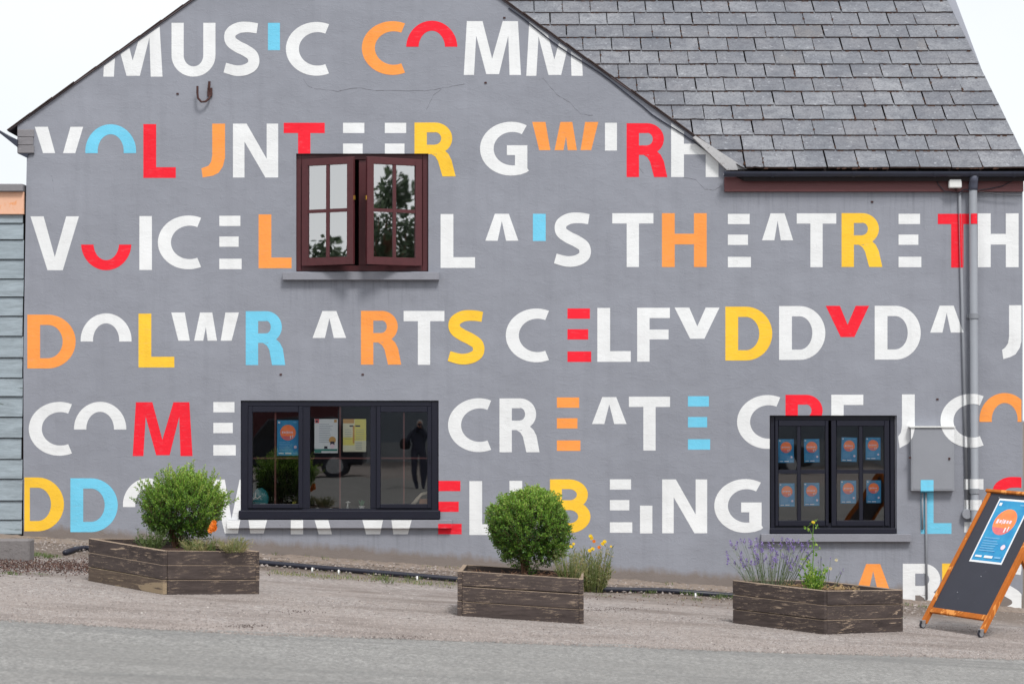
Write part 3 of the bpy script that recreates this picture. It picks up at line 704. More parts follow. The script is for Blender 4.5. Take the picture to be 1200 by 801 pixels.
for x, y in ((885, 212), (208, 110), (1098.5, 467.5), (1022, 205.5+31), (329, 438.5), (425, 438.5), (569, 97), (591, 21)): c0 = on(x, y, -.006); m = MB(); m.box((c0.x-.014, -.01, c0.z-.010), (c0.x+.015, -.001, c0.z+.010)); m.build('screw', M['iron'], house)

cgm = simple('crack_shadow_grit', (.10, .10, .115), .9, .3, 20)
for pts in ([(368, 104), (395, 107), (418, 103), (440, 106), (478, 107), (505, 106), (520, 103), (540, 99), (547, 99)], [(355, 92), (361, 101), (368, 104)], [(636, 92), (652, 111), (668, 120), (680, 134), (700, 136)], [(800, 208), (815, 211), (826, 222), (838, 223), (848, 216)], [(500, 128), (508, 112), (520, 103)], [(735, 190), (748, 196), (757, 206)], [(60, 205), (63, 216), (62, 230)], [(520, 330), (521, 355), (523, 372)]):
    P = []; ck = MB()
    for i in range(len(pts)-1):
        for k in range(4): t_ = k/4; P.append((pts[i][0]*(1-t_)+pts[i+1][0]*t_+rnd.uniform(-.5, .5), pts[i][1]*(1-t_)+pts[i+1][1]*t_+rnd.uniform(-.6, .6)))
    for i in range(len(P)-1):
        w_ = .14+.2*rnd.random(); a = P[i]; b = P[i+1]; ck.poly([on(a[0], a[1]+w_, -.0004), on(b[0], b[1]+w_, -.0004), on(b[0], b[1]-w_, -.0004), on(a[0], a[1]-w_, -.0004)])
    ck.build('crack', cgm, wall)

# left corner kneeler and eave
for i, (a, b) in enumerate(((151.5, 160.6), (161, 170), (170.4, 179.4))):
    one('corner_stone', M['kneeler'], wall, 20.2, a, 39.5-(i % 2)*.8, b, -.03-.005*i, -.001, .006)
E = [on(-2, 151.5, -.05), on(4, 154, -.05), on(20, 164, -.05), on(31, 184, -.05), on(20.3, 180.5, -.05), on(20.3, 172, -.05), on(11, 164.5, -.05)]
m = MB(); e0 = [on(-3, 151, -.10), on(10, 159.5, -.10), on(20.2, 163.5, -.10), on(20.2, 172.5, -.10), on(9, 163.5, -.10), on(-3, 154, -.10)]; m.prism(e0, Vector((0, 9, 0))); m.build('eave_soffit', M['gutter'], house)
m = MB(); m.prism([on(20.3, 179.6, -.03), on(40, 179.6, -.03), on(33, 181, -.03), on(31.5, 185, -.03)], Vector((0, .03, 0))); m.build('corbel', M['gutter'], house)

# ------------------------------------------------------------------ roofs
DEEP = 9.0
apex = on(*APEX); lo_l = on(10, rake_l(10)); lo_r = on(868, rake_r(868))
thick = .012
def slope(a, b, name):
    n = Vector((-(b-a).z, 0, (b-a).x)).normalized(); n = n if n.z > 0 else -n
    m = MB(); q = [a+n*.004, b+n*.004, b+n*thick, a+n*thick]; q = [Vector((p.x, -.03, p.z)) for p in q]
    m.prism(q, Vector((0, DEEP, 0))); o = m.build(name, M['verge'], house)
    # slates of the verge, one by one, over the edge
    L = (b-a).length; d = (b-a).normalized(); k = int(L/.33); 
    for i in range(k+1):
        s0 = i*.33; s1 = min(s0+.36, L)
        p0 = a+d*s0+n*(thick+.002); p1 = a+d*s1+n*(thick+.009)
        jj = rnd.uniform(-.012, .012); mm = MB()
        c = [Vector((p0.x, -.045+jj, p0.z)), Vector((p1.x, -.045+jj, p1.z)), Vector((p1.x, .25, p1.z)), Vector((p0.x, .25, p0.z))]
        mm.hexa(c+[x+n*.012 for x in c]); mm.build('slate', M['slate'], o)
    return o
slope(lo_l, apex, 'gable_roof_slope'); slope(lo_r, apex, 'gable_roof_slope')
# rope-like cable and lead along the right verge
m = MB(); pts = [on(x, rake_r(x)+5+1.6*math.sin(x*.06)+(2 if x > 760 else 0), -.012) for x in range(596, 850, 12)]; m.tube(pts, .008, 5); m.build('cable', M['gutter'], house)
m = MB(); vv = [on(812, rake_r(812)+1, -.10), on(828, rake_r(828)+5, -.10), on(852, 199, -.10), on(878, 199.5, -.10), on(866, 192, -.10), on(815, rake_r(815)-3, -.10)]
m.prism(vv, Vector((0, .09, .0))); m.build('lead_flashing', M['lead'], house)

# main slate roof: rows measured from the eave upwards
PR = R(35.3); cP, sP = math.cos(PR), math.sin(PR)
EV = on(900, 200, -.19)        # eave line
def rp(X, t, h=0.0): return Vector((X, -.19+t*cP-h*sP, EV.z+t*sP+h*cP))
def t_of(py):
    lo, hi = 0.0, 9.0
    for _ in range(50):
        mid = (lo+hi)/2
        if to_px(rp(0, mid))[1] > py: lo = mid
        else: hi = mid
    return lo
rows_y = [200, 179.7, 162, 143.8, 127, 110.5, 94.5, 78.8, 63, 47.5, 32.7, 18.3, 4.4]
ts = [t_of(y) for y in rows_y]
while len(ts) < 19: ts.append(ts[-1]+.372)
RIDGE = ts[-1]
def verge(t):
    t1 = t_of(0); x0 = on(1206, 200, -.19).x
    p = rp(0, t1); x1 = (1107.5-600)/F*((p.y-EYE.y)*math.cos(PITCH)+(p.z-EYE.z)*math.sin(PITCH)); return x0+(x1-x0)*t/t1
def valley(t):
    z = rp(0, t).z; k = (lo_r.z-apex.z)/(lo_r.x-apex.x)
    return apex.x+(z-apex.z)/k
roof = MB(); under = []
pl = [rp(valley(0)-.0, 0, -.03), rp(verge(0)-.02, 0, -.03), rp(verge(RIDGE)-.02, RIDGE, -.03), rp(valley(RIDGE)-.3, RIDGE, -.03)]
roof.prism(pl, Vector((0, .03, -.10))); 
roof_o = roof.build('slate_roof', M['slate_under'], house)
# slate meshes (shared): unit width 1, unit length 1 in the roof plane, chipped lower edge
def slate_mesh(k):
    r = random.Random(100+k); m = MB(); n = 6; th = .024
    low = [(i/n, (-.012*r.random() if r.random() < .5 else 0)+(.03 if (r.random() < .1) else 0)) for i in range(n+1)]
    pts = [(x, y, 0) for x, y in low]+[(1, 1, 0), (0, 1, 0)]
    m.prism([Vector(p) for p in pts][::-1], Vector((0, 0, th)))
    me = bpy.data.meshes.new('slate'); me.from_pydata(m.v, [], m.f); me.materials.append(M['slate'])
    at = me.attributes.new('tone', 'FLOAT', 'POINT'); return me
sm = [slate_mesh(k) for k in range(6)]
extra = MB(); nsl = 0; moss = MB()
for j in range(len(ts)-1):
    t0, t1 = ts[j], ts[j+1]; Wd = .384; xv = verge(t0)
    x = xv-Wd*(1 if j % 2 else 1.5); cuts = [xv]; 
    xmin = valley(0)+.0 if j == 0 else valley(t1)-.30
    while x > xmin: cuts.append(x+rnd.uniform(-.012, .012)); x -= Wd*rnd.choice((1, 1, 1, 1.0, 1.0, 1.0))
    cuts.append(xmin if j == 0 else x)
    for i in range(len(cuts)-1):
        xr, xl = cuts[i], cuts[i+1]; gap = rnd.uniform(.008, .022)
        L = (t1-t0)+.09; dt = rnd.uniform(-.008, .004)
        p = rp(xl+gap, t0+dt, .014+.016+rnd.uniform(-.001, .003))
        ax = Vector((1, 0, 0)); up = Vector((0, cP, sP)); nn = Vector((0, -sP, cP)); tilt = -.045
        up2 = (up+nn*tilt).normalized(); n2 = ax.cross(up2)
        rot = rnd.uniform(-.006, .006); ax2 = (ax+up2*rot).normalized()
        if i == 0: up2 = (up2+Vector(((verge(t1)-verge(t0))/(t1-t0), 0, 0)))
        if j <= 12:
            o = bpy.data.objects.new('slate', sm[rnd.randrange(6)]); col.objects.link(o); o.parent = roof_o
            Mw = Matrix.Identity(4)
            for r_ in range(3): Mw[r_][0] = ax2[r_]*(xr-xl-gap); Mw[r_][1] = up2[r_]*L; Mw[r_][2] = n2[r_]; Mw[r_][3] = p[r_]
            o.matrix_basis = Mw; nsl += 1
        else:
            c = [p, p+ax*(xr-xl-gap), p+ax*(xr-xl-gap)+up2*L, p+up2*L]; extra.hexa(c+[q+n2*.011 for q in c])
        if rnd.random() < .5:   # moss and dirt lodged in the joints
            for _ in range(rnd.choice((1, 1, 2, 3))):
                s_ = rnd.uniform(.010, .024); tt = t0+rnd.uniform(.0, .28); c0 = rp(xl+gap/2+rnd.uniform(-.006, .006), tt, .046-.045*(tt-t0)); moss.hexa([c0+Vector(q)*s_ for q in ((-.6,-1.4,-1),(.6,-1.2,-1),(.8,1.2,-1),(-.5,1.6,-1),(-.4,-1,.7),(.5,-1,.8),(.4,1,.7),(-.3,.9,.7))])
        for _ in range(rnd.choice((0, 2, 4, 7))):
            xx = rnd.uniform(xl, xr); s_ = rnd.uniform(.006, .013); c0 = rp(xx, t0-.004, .036); moss.hexa([c0+Vector(q)*s_ for q in ((-2.6,-1,-1),(1.2,-1.2,-1),(1.8,1.2,-1),(-1.5,1.6,-1),(-1.4,-1,.7),(1.5,-1,.8),(1.4,1,.7),(-1.3,.9,.7))])
tri = [rp(valley(0)+.0, ts[0]+.02, .012), rp(valley(0)+.0, ts[1]+.05, .012), rp(valley(ts[1])-.02, ts[1]+.05, .012), rp(valley(ts[1]), ts[1]-.02, .012)]
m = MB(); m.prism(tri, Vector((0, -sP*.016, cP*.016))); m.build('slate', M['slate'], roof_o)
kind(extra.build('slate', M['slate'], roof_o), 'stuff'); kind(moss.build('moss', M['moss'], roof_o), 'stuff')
# verge mortar, ridge, back slope, side and back walls
m = MB(); m.prism([rp(verge(0)-.03, 0, -.09), rp(verge(0)-.012, 0, -.09), rp(verge(0)-.012, 0, .006), rp(verge(0)-.03, 0, .006)], rp(verge(RIDGE), RIDGE)-rp(verge(0), 0)); m.build('verge_mortar', M['concrete'], house)
rg = rp(0, RIDGE); yb = 2*rg.y+.19
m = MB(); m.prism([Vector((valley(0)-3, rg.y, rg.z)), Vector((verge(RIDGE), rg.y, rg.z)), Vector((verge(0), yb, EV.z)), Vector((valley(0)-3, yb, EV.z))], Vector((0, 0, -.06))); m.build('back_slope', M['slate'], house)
m = MB(); m.tube([(valley(RIDGE)-.5, rg.y, rg.z), (verge(RIDGE), rg.y, rg.z)], .09, 10); m.build('ridge_tiles', M['slate_under'], house)
xr_ = on(1197.3, 400).x; xl_ = on(28, 400).x
m = MB(); zb = -1.2
m.prism([Vector((xr_-.002, .32, zb)), Vector((xr_-.002, yb-.3, zb)), Vector((xr_-.002, yb-.3, EV.z-.1)), Vector((xr_-.002, rg.y, rg.z-.35)), Vector((xr_-.002, .32, EV.z+.2))], Vector((-.3, 0, 0)))
m.build('side_wall', M['wall'], house)
m = MB(); m.box((xl_+.002, .32, zb), (xl_+.3, DEEP-.3, lo_l.z-.05)); m.build('side_wall', M['wall'], house)
m = MB(); m.box((xl_+.31, DEEP-.35, zb), (xr_-.31, DEEP-.05, EV.z-.15)); m.build('back_wall', M['wall'], house)

# ------------------------------------------------------------------ shed at the left
shed = empty('shed', on(0, 640, .04)); tag(shed, 'blue-green boarded shed standing against the left end of the grey house', 'shed')
lines = [251, 261.8, 281, 304, 327, 348, 370.5, 394, 419, 443, 464.5, 488.5, 513, 538, 561, 586.5, 609, 626]
XL = on(-330, 400).x; XR = on(27.2, 400, .02).x
for i in range(len(lines)-1):
    zt = on(10, lines[i], .02).z; zl = on(10, lines[i+1], .02).z; m = MB(); j = rnd.uniform(-.004, .004); xr0 = XR-rnd.uniform(0, .02)
    m.hexa([Vector(q) for q in ((XL, .012+j, zl+.008), (xr0, .012+j, zl+.008), (xr0, .05, zl+.008), (XL, .05, zl+.008), (XL, .034+j, zt-.002), (xr0, .034+j, zt-.002), (xr0, .05, zt-.002), (XL, .05, zt-.002))])
    m.build('plank', M['shed_board'], shed, origin=Vector(((XL+XR)/2, .03, (zt+zl)/2)))
m = MB(); m.box((XL, .052, -1), (XR-.01, 3.4, on(0, 216, .05).z)); m.build('shed_body', M['slate_under'], shed)
z0, z1 = on(0, 251.0, -.02).z, on(0, 224.6, -.02).z; m = MB(); m.box((XL, -.02, z0), (XR+.005, .05, z1)); m.build('fascia_board', M['orange_fascia'], shed, bevel=.004)
z2 = on(0, 215.3, -.08).z; m = MB(); m.box((XL-.05, -.08, on(0, 224.3, -.08).z), (XR+.004, 3.5, z2)); m.build('roof_capping', M['shed_cap'], shed, bevel=.01)
q_ = ong(20, 657); a = on(-330, 632, q_.y); b = on(34.5, 632, q_.y)
m = MB(); m.box((a.x, q_.y, q_.z-.15), (b.x, q_.y+.28, b.z)); m.build('plinth', M['block'], shed, bevel=.015)

# ------------------------------------------------------------------ posters
def flat_mat(name, c, rough=.5): return NT(name).done(c, rough, None, .3)
def noise_mat(name, a, b, sc, dark=None):
    t = NT(name); p = t.pos(); cc = t.mix(t.noise(p, sc, 4, .6), a, b)
    return t.done(cc, .45, None, .3)
PM = dict(blue=noise_mat('blue_poster_print', lin(24, 104, 176), lin(70, 178, 214), 9), orange=noise_mat('orange_print', lin(255, 112, 70), lin(255, 168, 100), 14), pale=noise_mat('pale_print', lin(226, 196, 214), lin(250, 232, 236), 30),
          white=flat_mat('white_print', (.8, .82, .84)), dark=flat_mat('dark_print', lin(58, 54, 66)), pink=noise_mat('pink_print', lin(200, 90, 110), lin(240, 140, 130), 20),
          yellow=noise_mat('yellow_print', lin(226, 214, 90), lin(238, 232, 150), 8), cream=flat_mat('cream_print', lin(226, 224, 200)), teal=flat_mat('teal_print', lin(70, 140, 130)), grey=flat_mat('grey_print', lin(150, 160, 175)), lightblue=flat_mat('light_blue_print', lin(120, 180, 220)), tan=flat_mat('tan_print', lin(206, 160, 96)))
PORD = list(PM); PMATS = [PM[k] for k in PORD]
class Flat:
    """print laid on a sheet: local u 0..1 right, v 0..1 down"""
    def __init__(s, o, ux, vy, nrm): s.o, s.u, s.v, s.n = o, ux, vy, nrm; s.m = MB(); s.k = 0; s.asp = vy.length/ux.length
    def P(s, u, v, h): return s.o+s.u*u+s.v*v+s.n*h
    def sheet(s, c):
        q = [s.P(0, 0, 0), s.P(1, 0, 0), s.P(1, 1, 0), s.P(0, 1, 0)]; s.m.prism(q, -s.n*.001, PORD.index(c))
    def rect(s, a, b, c, d, co):
        s.k += 1; h = .0004+.00022*s.k; s.m.poly([s.P(a, b, h), s.P(c, b, h), s.P(c, d, h), s.P(a, d, h)], PORD.index(co))
    def disc(s, cx, cy, r, co, n=24, a0=0, a1=360):
        s.k += 1; h = .0004+.00022*s.k
        s.m.poly([s.P(cx+r*math.cos(R(a0+(a1-a0)*i/n)), cy-r/s.asp*math.sin(R(a0+(a1-a0)*i/n)), h) for i in range(n if a1-a0 == 360 else n+1)], PORD.index(co))
def event_print(fl, detail=1):
    fl.sheet('blue'); fl.disc(.5, .35, .36, 'orange'); fl.disc(.49, .35, .358, 'pink', 20, 205, 330)
    r = random.Random(4)
    u = .22                                   # the pale lettering across the disc
    for w, h in ((.09, .07), (.08, .05), (.03, .085), (.09, .06), (.08, .05), (.09, .055)): fl.rect(u, .345-h/2, u+w*.8, .345+h/2, 'pale'); u += w+.012
    fl.rect(.60, .44, .64, .52, 'white'); fl.rect(.70, .42, .73, .50, 'white'); fl.rect(.05, .04, .14, .09, 'white'); fl.rect(.75, .05, .9, .07, 'lightblue')
    for i, v_ in enumerate((.62, .67, .71, .75, .79, .83)): fl.rect(.10, v_, .55+r.random()*.2, v_+.014, 'lightblue')
    fl.disc(.84, .76, .07, 'pale'); fl.rect(.08, .92, .3, .95, 'white'); fl.rect(.38, .915, .66, .955, 'white'); fl.rect(.72, .92, .93, .95, 'lightblue')
def poster_px(x0, y0, x1, y1, Y, kind_, label, group, rot=0):
    a = on(x0, y0, Y); b = on(x1, y1, Y); ux = Vector((b.x-a.x, 0, 0)); vy = Vector((0, 0, b.z-a.z))
    if rot: q = Matrix.Rotation(R(rot), 3, 'Y'); ux = q @ ux; vy = q @ vy
    fl = Flat(a, ux, vy, Vector((0, -1, 0)))
    if kind_ == 'event': event_print(fl)
    elif kind_ == 'notice':
        fl.sheet('white'); fl.rect(.02, .0, .2, .12, 'pink'); fl.rect(.06, .04, .14, .1, 'dark'); fl.rect(.84, .02, .96, .1, 'tan')
        for i in range(11): fl.rect(.2, .15+i*.052, .62+.2*rnd.random(), .162+i*.052, 'grey')
        fl.disc(.77, .62, .15, 'tan'); fl.rect(.68, .66, .86, .8, 'dark'); fl.disc(.77, .80, .1, 'pale'); fl.rect(.0, .88, .98, .94, 'teal'); fl.rect(.02, .94, .3, .99, 'teal'); fl.rect(.42, .80, .56, .87, 'dark')
    else:
        fl.sheet('cream'); fl.rect(0, 0, .48, .13, 'tan'); fl.rect(.5, 0, 1, .66, 'yellow'); fl.rect(0, .56, .5, .8, 'yellow'); fl.rect(.42, .2, .5, .74, 'tan')
        for a_, b_ in ((.28, .44), (.53, .74)): fl.rect(a_, .19, b_, .235, 'dark')
        for i in range(5): fl.rect(.08, .32+i*.07, .36, .332+i*.07, 'grey'); fl.rect(.56, .32+i*.07, .9, .332+i*.07, 'grey')
        for i in range(4): fl.rect(.54, .72+i*.06, .82, .735+i*.06, 'grey')
    o = fl.m.build('poster', PMATS); tag(o, label, 'poster', group); return o
PX = [(912, 514.3, 930.3, 542), (942, 514.2, 960.2, 541.6), (986.3, 512, 1004.6, 540.4), (1014.5, 512.2, 1032, 538.4), (913, 566, 931.2, 593.2), (942, 565.4, 960.2, 592.3), (985, 562.6, 1003.4, 589.4), (1015.3, 562.4, 1032.5, 589)]
PL = ['upper row, far left pane', 'upper row, second pane from the left', 'upper row, third pane from the left', 'upper row, far right pane', 'lower row, far left pane', 'lower row, second pane from the left', 'lower row, third pane from the left', 'lower row, far right pane']
for i, (q, l) in enumerate(zip(PX, PL)): poster_px(*q, .085, 'event', 'small blue poster with orange disc in right-hand window, '+l, 'blue posters in the right-hand window', rnd.uniform(-1.2, 1.2)+(2 if i == 2 else 0))
poster_px(324.8, 492, 350.2, 533.5, .064, 'event', 'larger blue poster with orange disc in the left light of the wide window', 'posters in the wide window')
poster_px(368.5, 490.6, 395.8, 530.5, .075, 'notice', 'white notice with small animal drawing in the middle light of the wide window', 'posters in the wide window')
poster_px(402, 490.7, 429, 529, .075, 'table', 'yellow and cream printed timetable in the middle light of the wide window', 'posters in the wide window')

# ------------------------------------------------------------------ ornaments on the window board
def at(px, py=596.0, Y=.16): return on(px, py, Y)
zb0 = on(400, 596.4, .2).z
def lathe(m, c, prof, n=14, mi=0):
    i0 = len(m.v)
    for r_, z in prof:
        for k in range(n): t = 2*math.pi*k/n; m.v.append((c[0]+r_*math.cos(t), c[1]+r_*math.sin(t), c[2]+z)); m.tone.append(.5)
    for j in range(len(prof)-1):
        for k in range(n): m.f.append((i0+j*n+k, i0+j*n+(k+1) % n, i0+(j+1)*n+(k+1) % n, i0+(j+1)*n+k)); m.m.append(mi)
teal = simple('teal_glaze', lin(40, 128, 136), .3, .15, 12); wht = simple('white_glaze', (.75, .74, .7), .3, .05, 10); terr = simple('terracotta', lin(176, 120, 90), .8, .15, 12); grn = simple('cactus_green', lin(74, 130, 92), .6, .2, 20); ylw = simple('yellow_flower', lin(200, 190, 90), .6, .2, 20)
m = MB(); c = Vector((at(304).x, .16, zb0)); hexo = [(-.09, 0), (-.115, .07), (-.10, .16), (-.04, .255), (.03, .27), (.09, .22), (.115, .14), (.10, .05), (.08, 0)]
m.prism([c+Vector((x, 0, z)) for x, z in hexo], Vector((0, .06, 0))); o = m.build('lantern', teal, bevel=.01); tag(o, 'teal house-shaped lantern behind the bottom left of the wide window', 'ornament')
m = MB(); m.tube([c+Vector((-.09, -.012, .11)), c+Vector((-.05, -.015, .15)), c+Vector((-.02, -.015, .14)), c+Vector((.02, -.012, .17))], .008, 5); m.tube([c+Vector((-.05, -.013, .15)), c+Vector((-.045, -.013, .21))], .007, 5); m.build('branch_ornament', wht, o)
m = MB(); c = Vector((at(308.5).x, .12, zb0)); lathe(m, c, [(0, 0), (.03, 0), (.036, .05), (.034, .075), (.03, .075), (0, .03)]); o = m.build('mug', wht, smooth=True); tag(o, 'little white mug with brown marks in front of the teal lantern', 'mug')
m = MB(); m.box((c.x-.02, c.y-.042, zb0+.02), (c.x+.018, c.y-.034, zb0+.045)); m.build('painted_mark', terr, o)
def potted(px, label, potm, h, n, mt):
    c = Vector((at(px).x, .15, zb0)); e = empty('potted_plant', c); tag(e, label, 'potted plant', 'plants on the window board')
    m = MB(); lathe(m, c, [(0, 0), (.028, 0), (.038, .045), (.034, .045), (0, .03)]); m.build('pot', potm, e)
    m = MB(); r = random.Random(int(px))
    for _ in range(n):
        a = r.uniform(0, 6.28); q = r.uniform(.01, .045); m.tube([c+Vector((0, 0, .04)), c+Vector((q*math.cos(a)*.6, q*math.sin(a)*.6, .04+h*.5)), c+Vector((q*math.cos(a), q*math.sin(a), .04+h*r.uniform(.7, 1)))], [.011, .012, .005], 5)
    m.build('stems', mt, e)
potted(345, 'small yellow-green succulent at the right edge of the left light', terr, .06, 9, ylw)
potted(424, 'green cactus in a pale pot at the right of the middle light', wht, .08, 6, grn)
potted(336, 'low reddish succulent beside the yellow-green one in the left light', terr, .03, 7, terr)
m = MB(); c = Vector((at(407.5).x, .15, zb0)); m.tube([c, c+Vector((0, 0, .06)), c+Vector((.008, 0, .10))], [.014, .010, .008], 8); lathe(m, c+Vector((.005, 0, .075)), [(0, .03), (.032, .018), (.034, .012), (.0, .0)], 10)
o = m.build('mushroom_ornament', wht, smooth=True); tag(o, 'white mushroom ornament left of the green cactus in the middle light', 'ornament')
m = MB(); c = Vector((at(497).x, .145, zb0)); m.box((c.x-.06, .16, zb0), (c.x+.06, .24, zb0+.13)); o = m.build('wooden_box', terr, bevel=.006); tag(o, 'small pale brown box in the bottom right corner of the wide window', 'box')
m = MB(); m.tube([c+Vector((-.17, 0, .01)), c+Vector((-.14, 0, .06)), c+Vector((-.09, 0, .12)), c+Vector((-.03, 0, .19)), c+Vector((.06, 0, .21))], [.03, .022, .026, .018, .02], 8); m.tube([c+Vector((-.14, 0, .06)), c+Vector((-.20, 0, .0))], .012, 6)
o = m.build('shell_ornament', simple('driftwood', lin(205, 190, 170), .7, .2, 20), smooth=True); tag(o, 'pale curved driftwood piece leaning over the brown box', 'ornament')
for px, l in ((372, 'left'), (388, 'right')):
    m = MB(); c = Vector((at(px).x, .15, zb0)); lathe(m, c, [(0, 0), (.04, .0), (.03, .018), (.012, .024), (0, .026)], 9); o = m.build('seashell', wht, smooth=True); tag(o, f'small white shell on the {l} of the middle light of the wide window', 'shell', 'shells on the window board')

# ------------------------------------------------------------------ planters
PH = .43
def planter(L, N, Rr, label, two_left=False, worn_left=False):
    """L, N, Rr: ground pixels of the left, near and right corners"""
    a, n, r = [ong(*q) for q in (L, N, Rr)]
    return planter_w(a, n, r, label, worn_left)
def planter_w(a, n, r, label, worn_left=False):
    b = a+r-n; cen = (a+r)/2; e = empty('planter', cen); tag(e, label, 'planter', 'timber planters in front of the house')
    H = Vector((0, 0, 1)); th = .045; rows_ = [(0, .142), (.1445, .286), (.2885, PH)]
    cor = [a, n, r, b]
    for (z0, z1) in rows_:
        for i in range(4):
            p, q = cor[i], cor[(i+1) % 4]; d = (q-p); d2 = Vector((d.x, d.y, 0)).normalized(); inn = Vector((-d2.y, d2.x, 0))
            if inn.dot(cen-p) < 0: inn = -inn
            p2, q2 = (p, q) if i % 2 == 0 else (p+d.normalized()*(th+.0015), q-d.normalized()*(th+.0015))
            jo = rnd.uniform(-.004, .004); jz = rnd.uniform(-.003, .0015)
            if i % 2 == 1: jo -= .003
            p2 = p2+inn*jo+H*jz; q2 = q2+inn*jo+H*(jz+rnd.uniform(-.003, .002))
            m = MB(); c = [p2+H*z0, q2+H*z0, q2+H*z0+inn*th, p2+H*z0+inn*th]; c = c+[x+H*(z1-z0-.002) for x in c]; m.hexa(c)
            # object space: origin at board end, so grain runs along it
            o = m.build('plank', M['planter_worn'] if (worn_left and i == 0 and z0 < .1) else M['planter'], e, bevel=.004, origin=p2)
    m = MB(); s = .06; k = [x+(cen-x).normalized()*.09+H*(PH-.07) for x in cor]; cc = cen+H*(PH-.03)
    g_ = 9; P = [[None]*(g_+1) for _ in range(g_+1)]
    for i in range(g_+1):
        for j in range(g_+1):
            u, v_ = i/g_, j/g_; q = k[0]*(1-u)*(1-v_)+k[1]*u*(1-v_)+k[2]*u*v_+k[3]*(1-u)*v_; P[i][j] = q+H*(rnd.uniform(-.012, .02)+.03*math.sin(math.pi*u)*math.sin(math.pi*v_))
    for i in range(g_):
        for j in range(g_): m.poly([P[i][j], P[i+1][j], P[i+1][j+1], P[i][j+1]])
    kind(m.build('soil', M['soil'], e), 'stuff')
    return cor, cen
p1 = planter((103.6, 680), (191.5, 696.3), (304, 695.5), 'dark timber planter at the left, holding a loose bush and an orange flower', worn_left=True)
fl_, fr_ = ong(536, 721), ong(684, 730.8); dv = fr_-fl_; bk = Vector((-dv.y, dv.x, 0)).normalized()*1.0; bk.z = 0
p2 = planter_w(fl_+bk, fl_, fr_, 'dark timber planter with flaking paint under the round clipped bush in the middle')
p3 = planter((858.5, 729.5), (966.3, 743), (1058.5, 739.5), 'dark timber planter at the right, holding lavender and a straggly stem')

# ------------------------------------------------------------------ plants
def rdir(r):
    z = r.uniform(-1, 1); a = r.uniform(0, 2*math.pi); q = math.sqrt(1-z*z); return Vector((q*math.cos(a), q*math.sin(a), z))
def leaf(m, c, d, side, L, Wd, tone, mi=0):
    s = side-d*side.dot(d); s = s.normalized() if s.length > 1e-6 else Vector((1, 0, 0)); n = d.cross(s)
    m.poly([c, c+d*L*.5+s*Wd*.5+n*Wd*.12, c+d*L, c+d*L*.5-s*Wd*.5+n*Wd*.12], mi, tone)
def bush(px, py_c, rx_px, rz_px, base, seed, n, label, spiky=.0, flat=0.0):
    """globe of small leaves on fine shoots"""
    r = random.Random(seed); c = on(px, py_c, base.y); rx = rx_px/F*(base.y-EYE.y); rz = rz_px/F*(base.y-EYE.y)
    e = empty('bush', base); tag(e, label, 'bush', 'bushes growing in the planters')
    lob = [(rdir(r), r.uniform(.6, 1.0), r.uniform(-.16, .16)*(1.3 if spiky > .5 else .8)) for _ in range(30)]
    def rad(d):
        s = 1.0
        for l, w, a in lob:
            k = max(0, d.dot(l)-.55)/.45; s += a*k*k*w
        return s
    m = MB(); shoots = MB(); ns = n//9
    for _ in range(ns):
        d = rdir(r)
        if d.z < -.75 and r.random() < .7: continue
        q = rad(d)*(r.random()**.16 if r.random() < .85 else r.uniform(.4, .8))*.93
        taper = 1.0 if d.z > 0 else 1-flat*abs(d.z)
        p = c+Vector((d.x*rx*q*taper, d.y*rx*q*taper, d.z*rz*q))
        grow = (d*.8+Vector((0, 0, .75))+rdir(r)*.45).normalized()
        Ls = r.uniform(.05, .09)*(1+spiky*(r.random()**3)*2.2*(d.z > .1))
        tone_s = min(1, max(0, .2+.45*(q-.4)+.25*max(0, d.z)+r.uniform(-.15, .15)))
        nl = int(9*(Ls/.07))
        for i in range(nl):
            f_ = i/nl; a = i*2.4+r.uniform(-.4, .4); s = grow.orthogonal().normalized(); t_ = grow.cross(s); o_ = s*math.cos(a)+t_*math.sin(a)
            dd = (o_*(1-.35*f_)+grow*(.35+.5*f_)).normalized()
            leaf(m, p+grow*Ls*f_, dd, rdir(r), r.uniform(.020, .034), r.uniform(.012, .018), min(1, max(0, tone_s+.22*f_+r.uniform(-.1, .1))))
        if spiky: shoots.tube([p-grow*.02, p+grow*Ls], .0018, 3, caps=False)
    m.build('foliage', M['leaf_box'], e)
    for i in range(9):
        a = r.uniform(0, 6.28); q = r.uniform(.1, .5); d = Vector((math.cos(a)*q*rx, math.sin(a)*q*rx, 0))
        shoots.tube([base+d*.10+Vector((0, 0, -.02)), base+d*.3+Vector((0, 0, (c.z-base.z)*.4)), c+d+Vector((0, 0, rz*r.uniform(-.4, .3)))], [.013, .010, .003], 6, caps=False)
    shoots.build('branches', M['bark'], e)
    return c
up = lambda v_, h: v_+Vector((0, 0, h))
b1 = up(p1[1]+Vector((.02, .05, 0)), PH-.05)
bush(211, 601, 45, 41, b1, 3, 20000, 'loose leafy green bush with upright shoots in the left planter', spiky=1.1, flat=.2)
b2 = up(p2[1]+Vector((.02, .05, 0)), PH-.05)
b2.x = on(614, 640, b2.y).x
bush(620, 619, 50, 48, b2, 5, 30000, 'dense round clipped bush in the middle planter', spiky=.22, flat=.22)

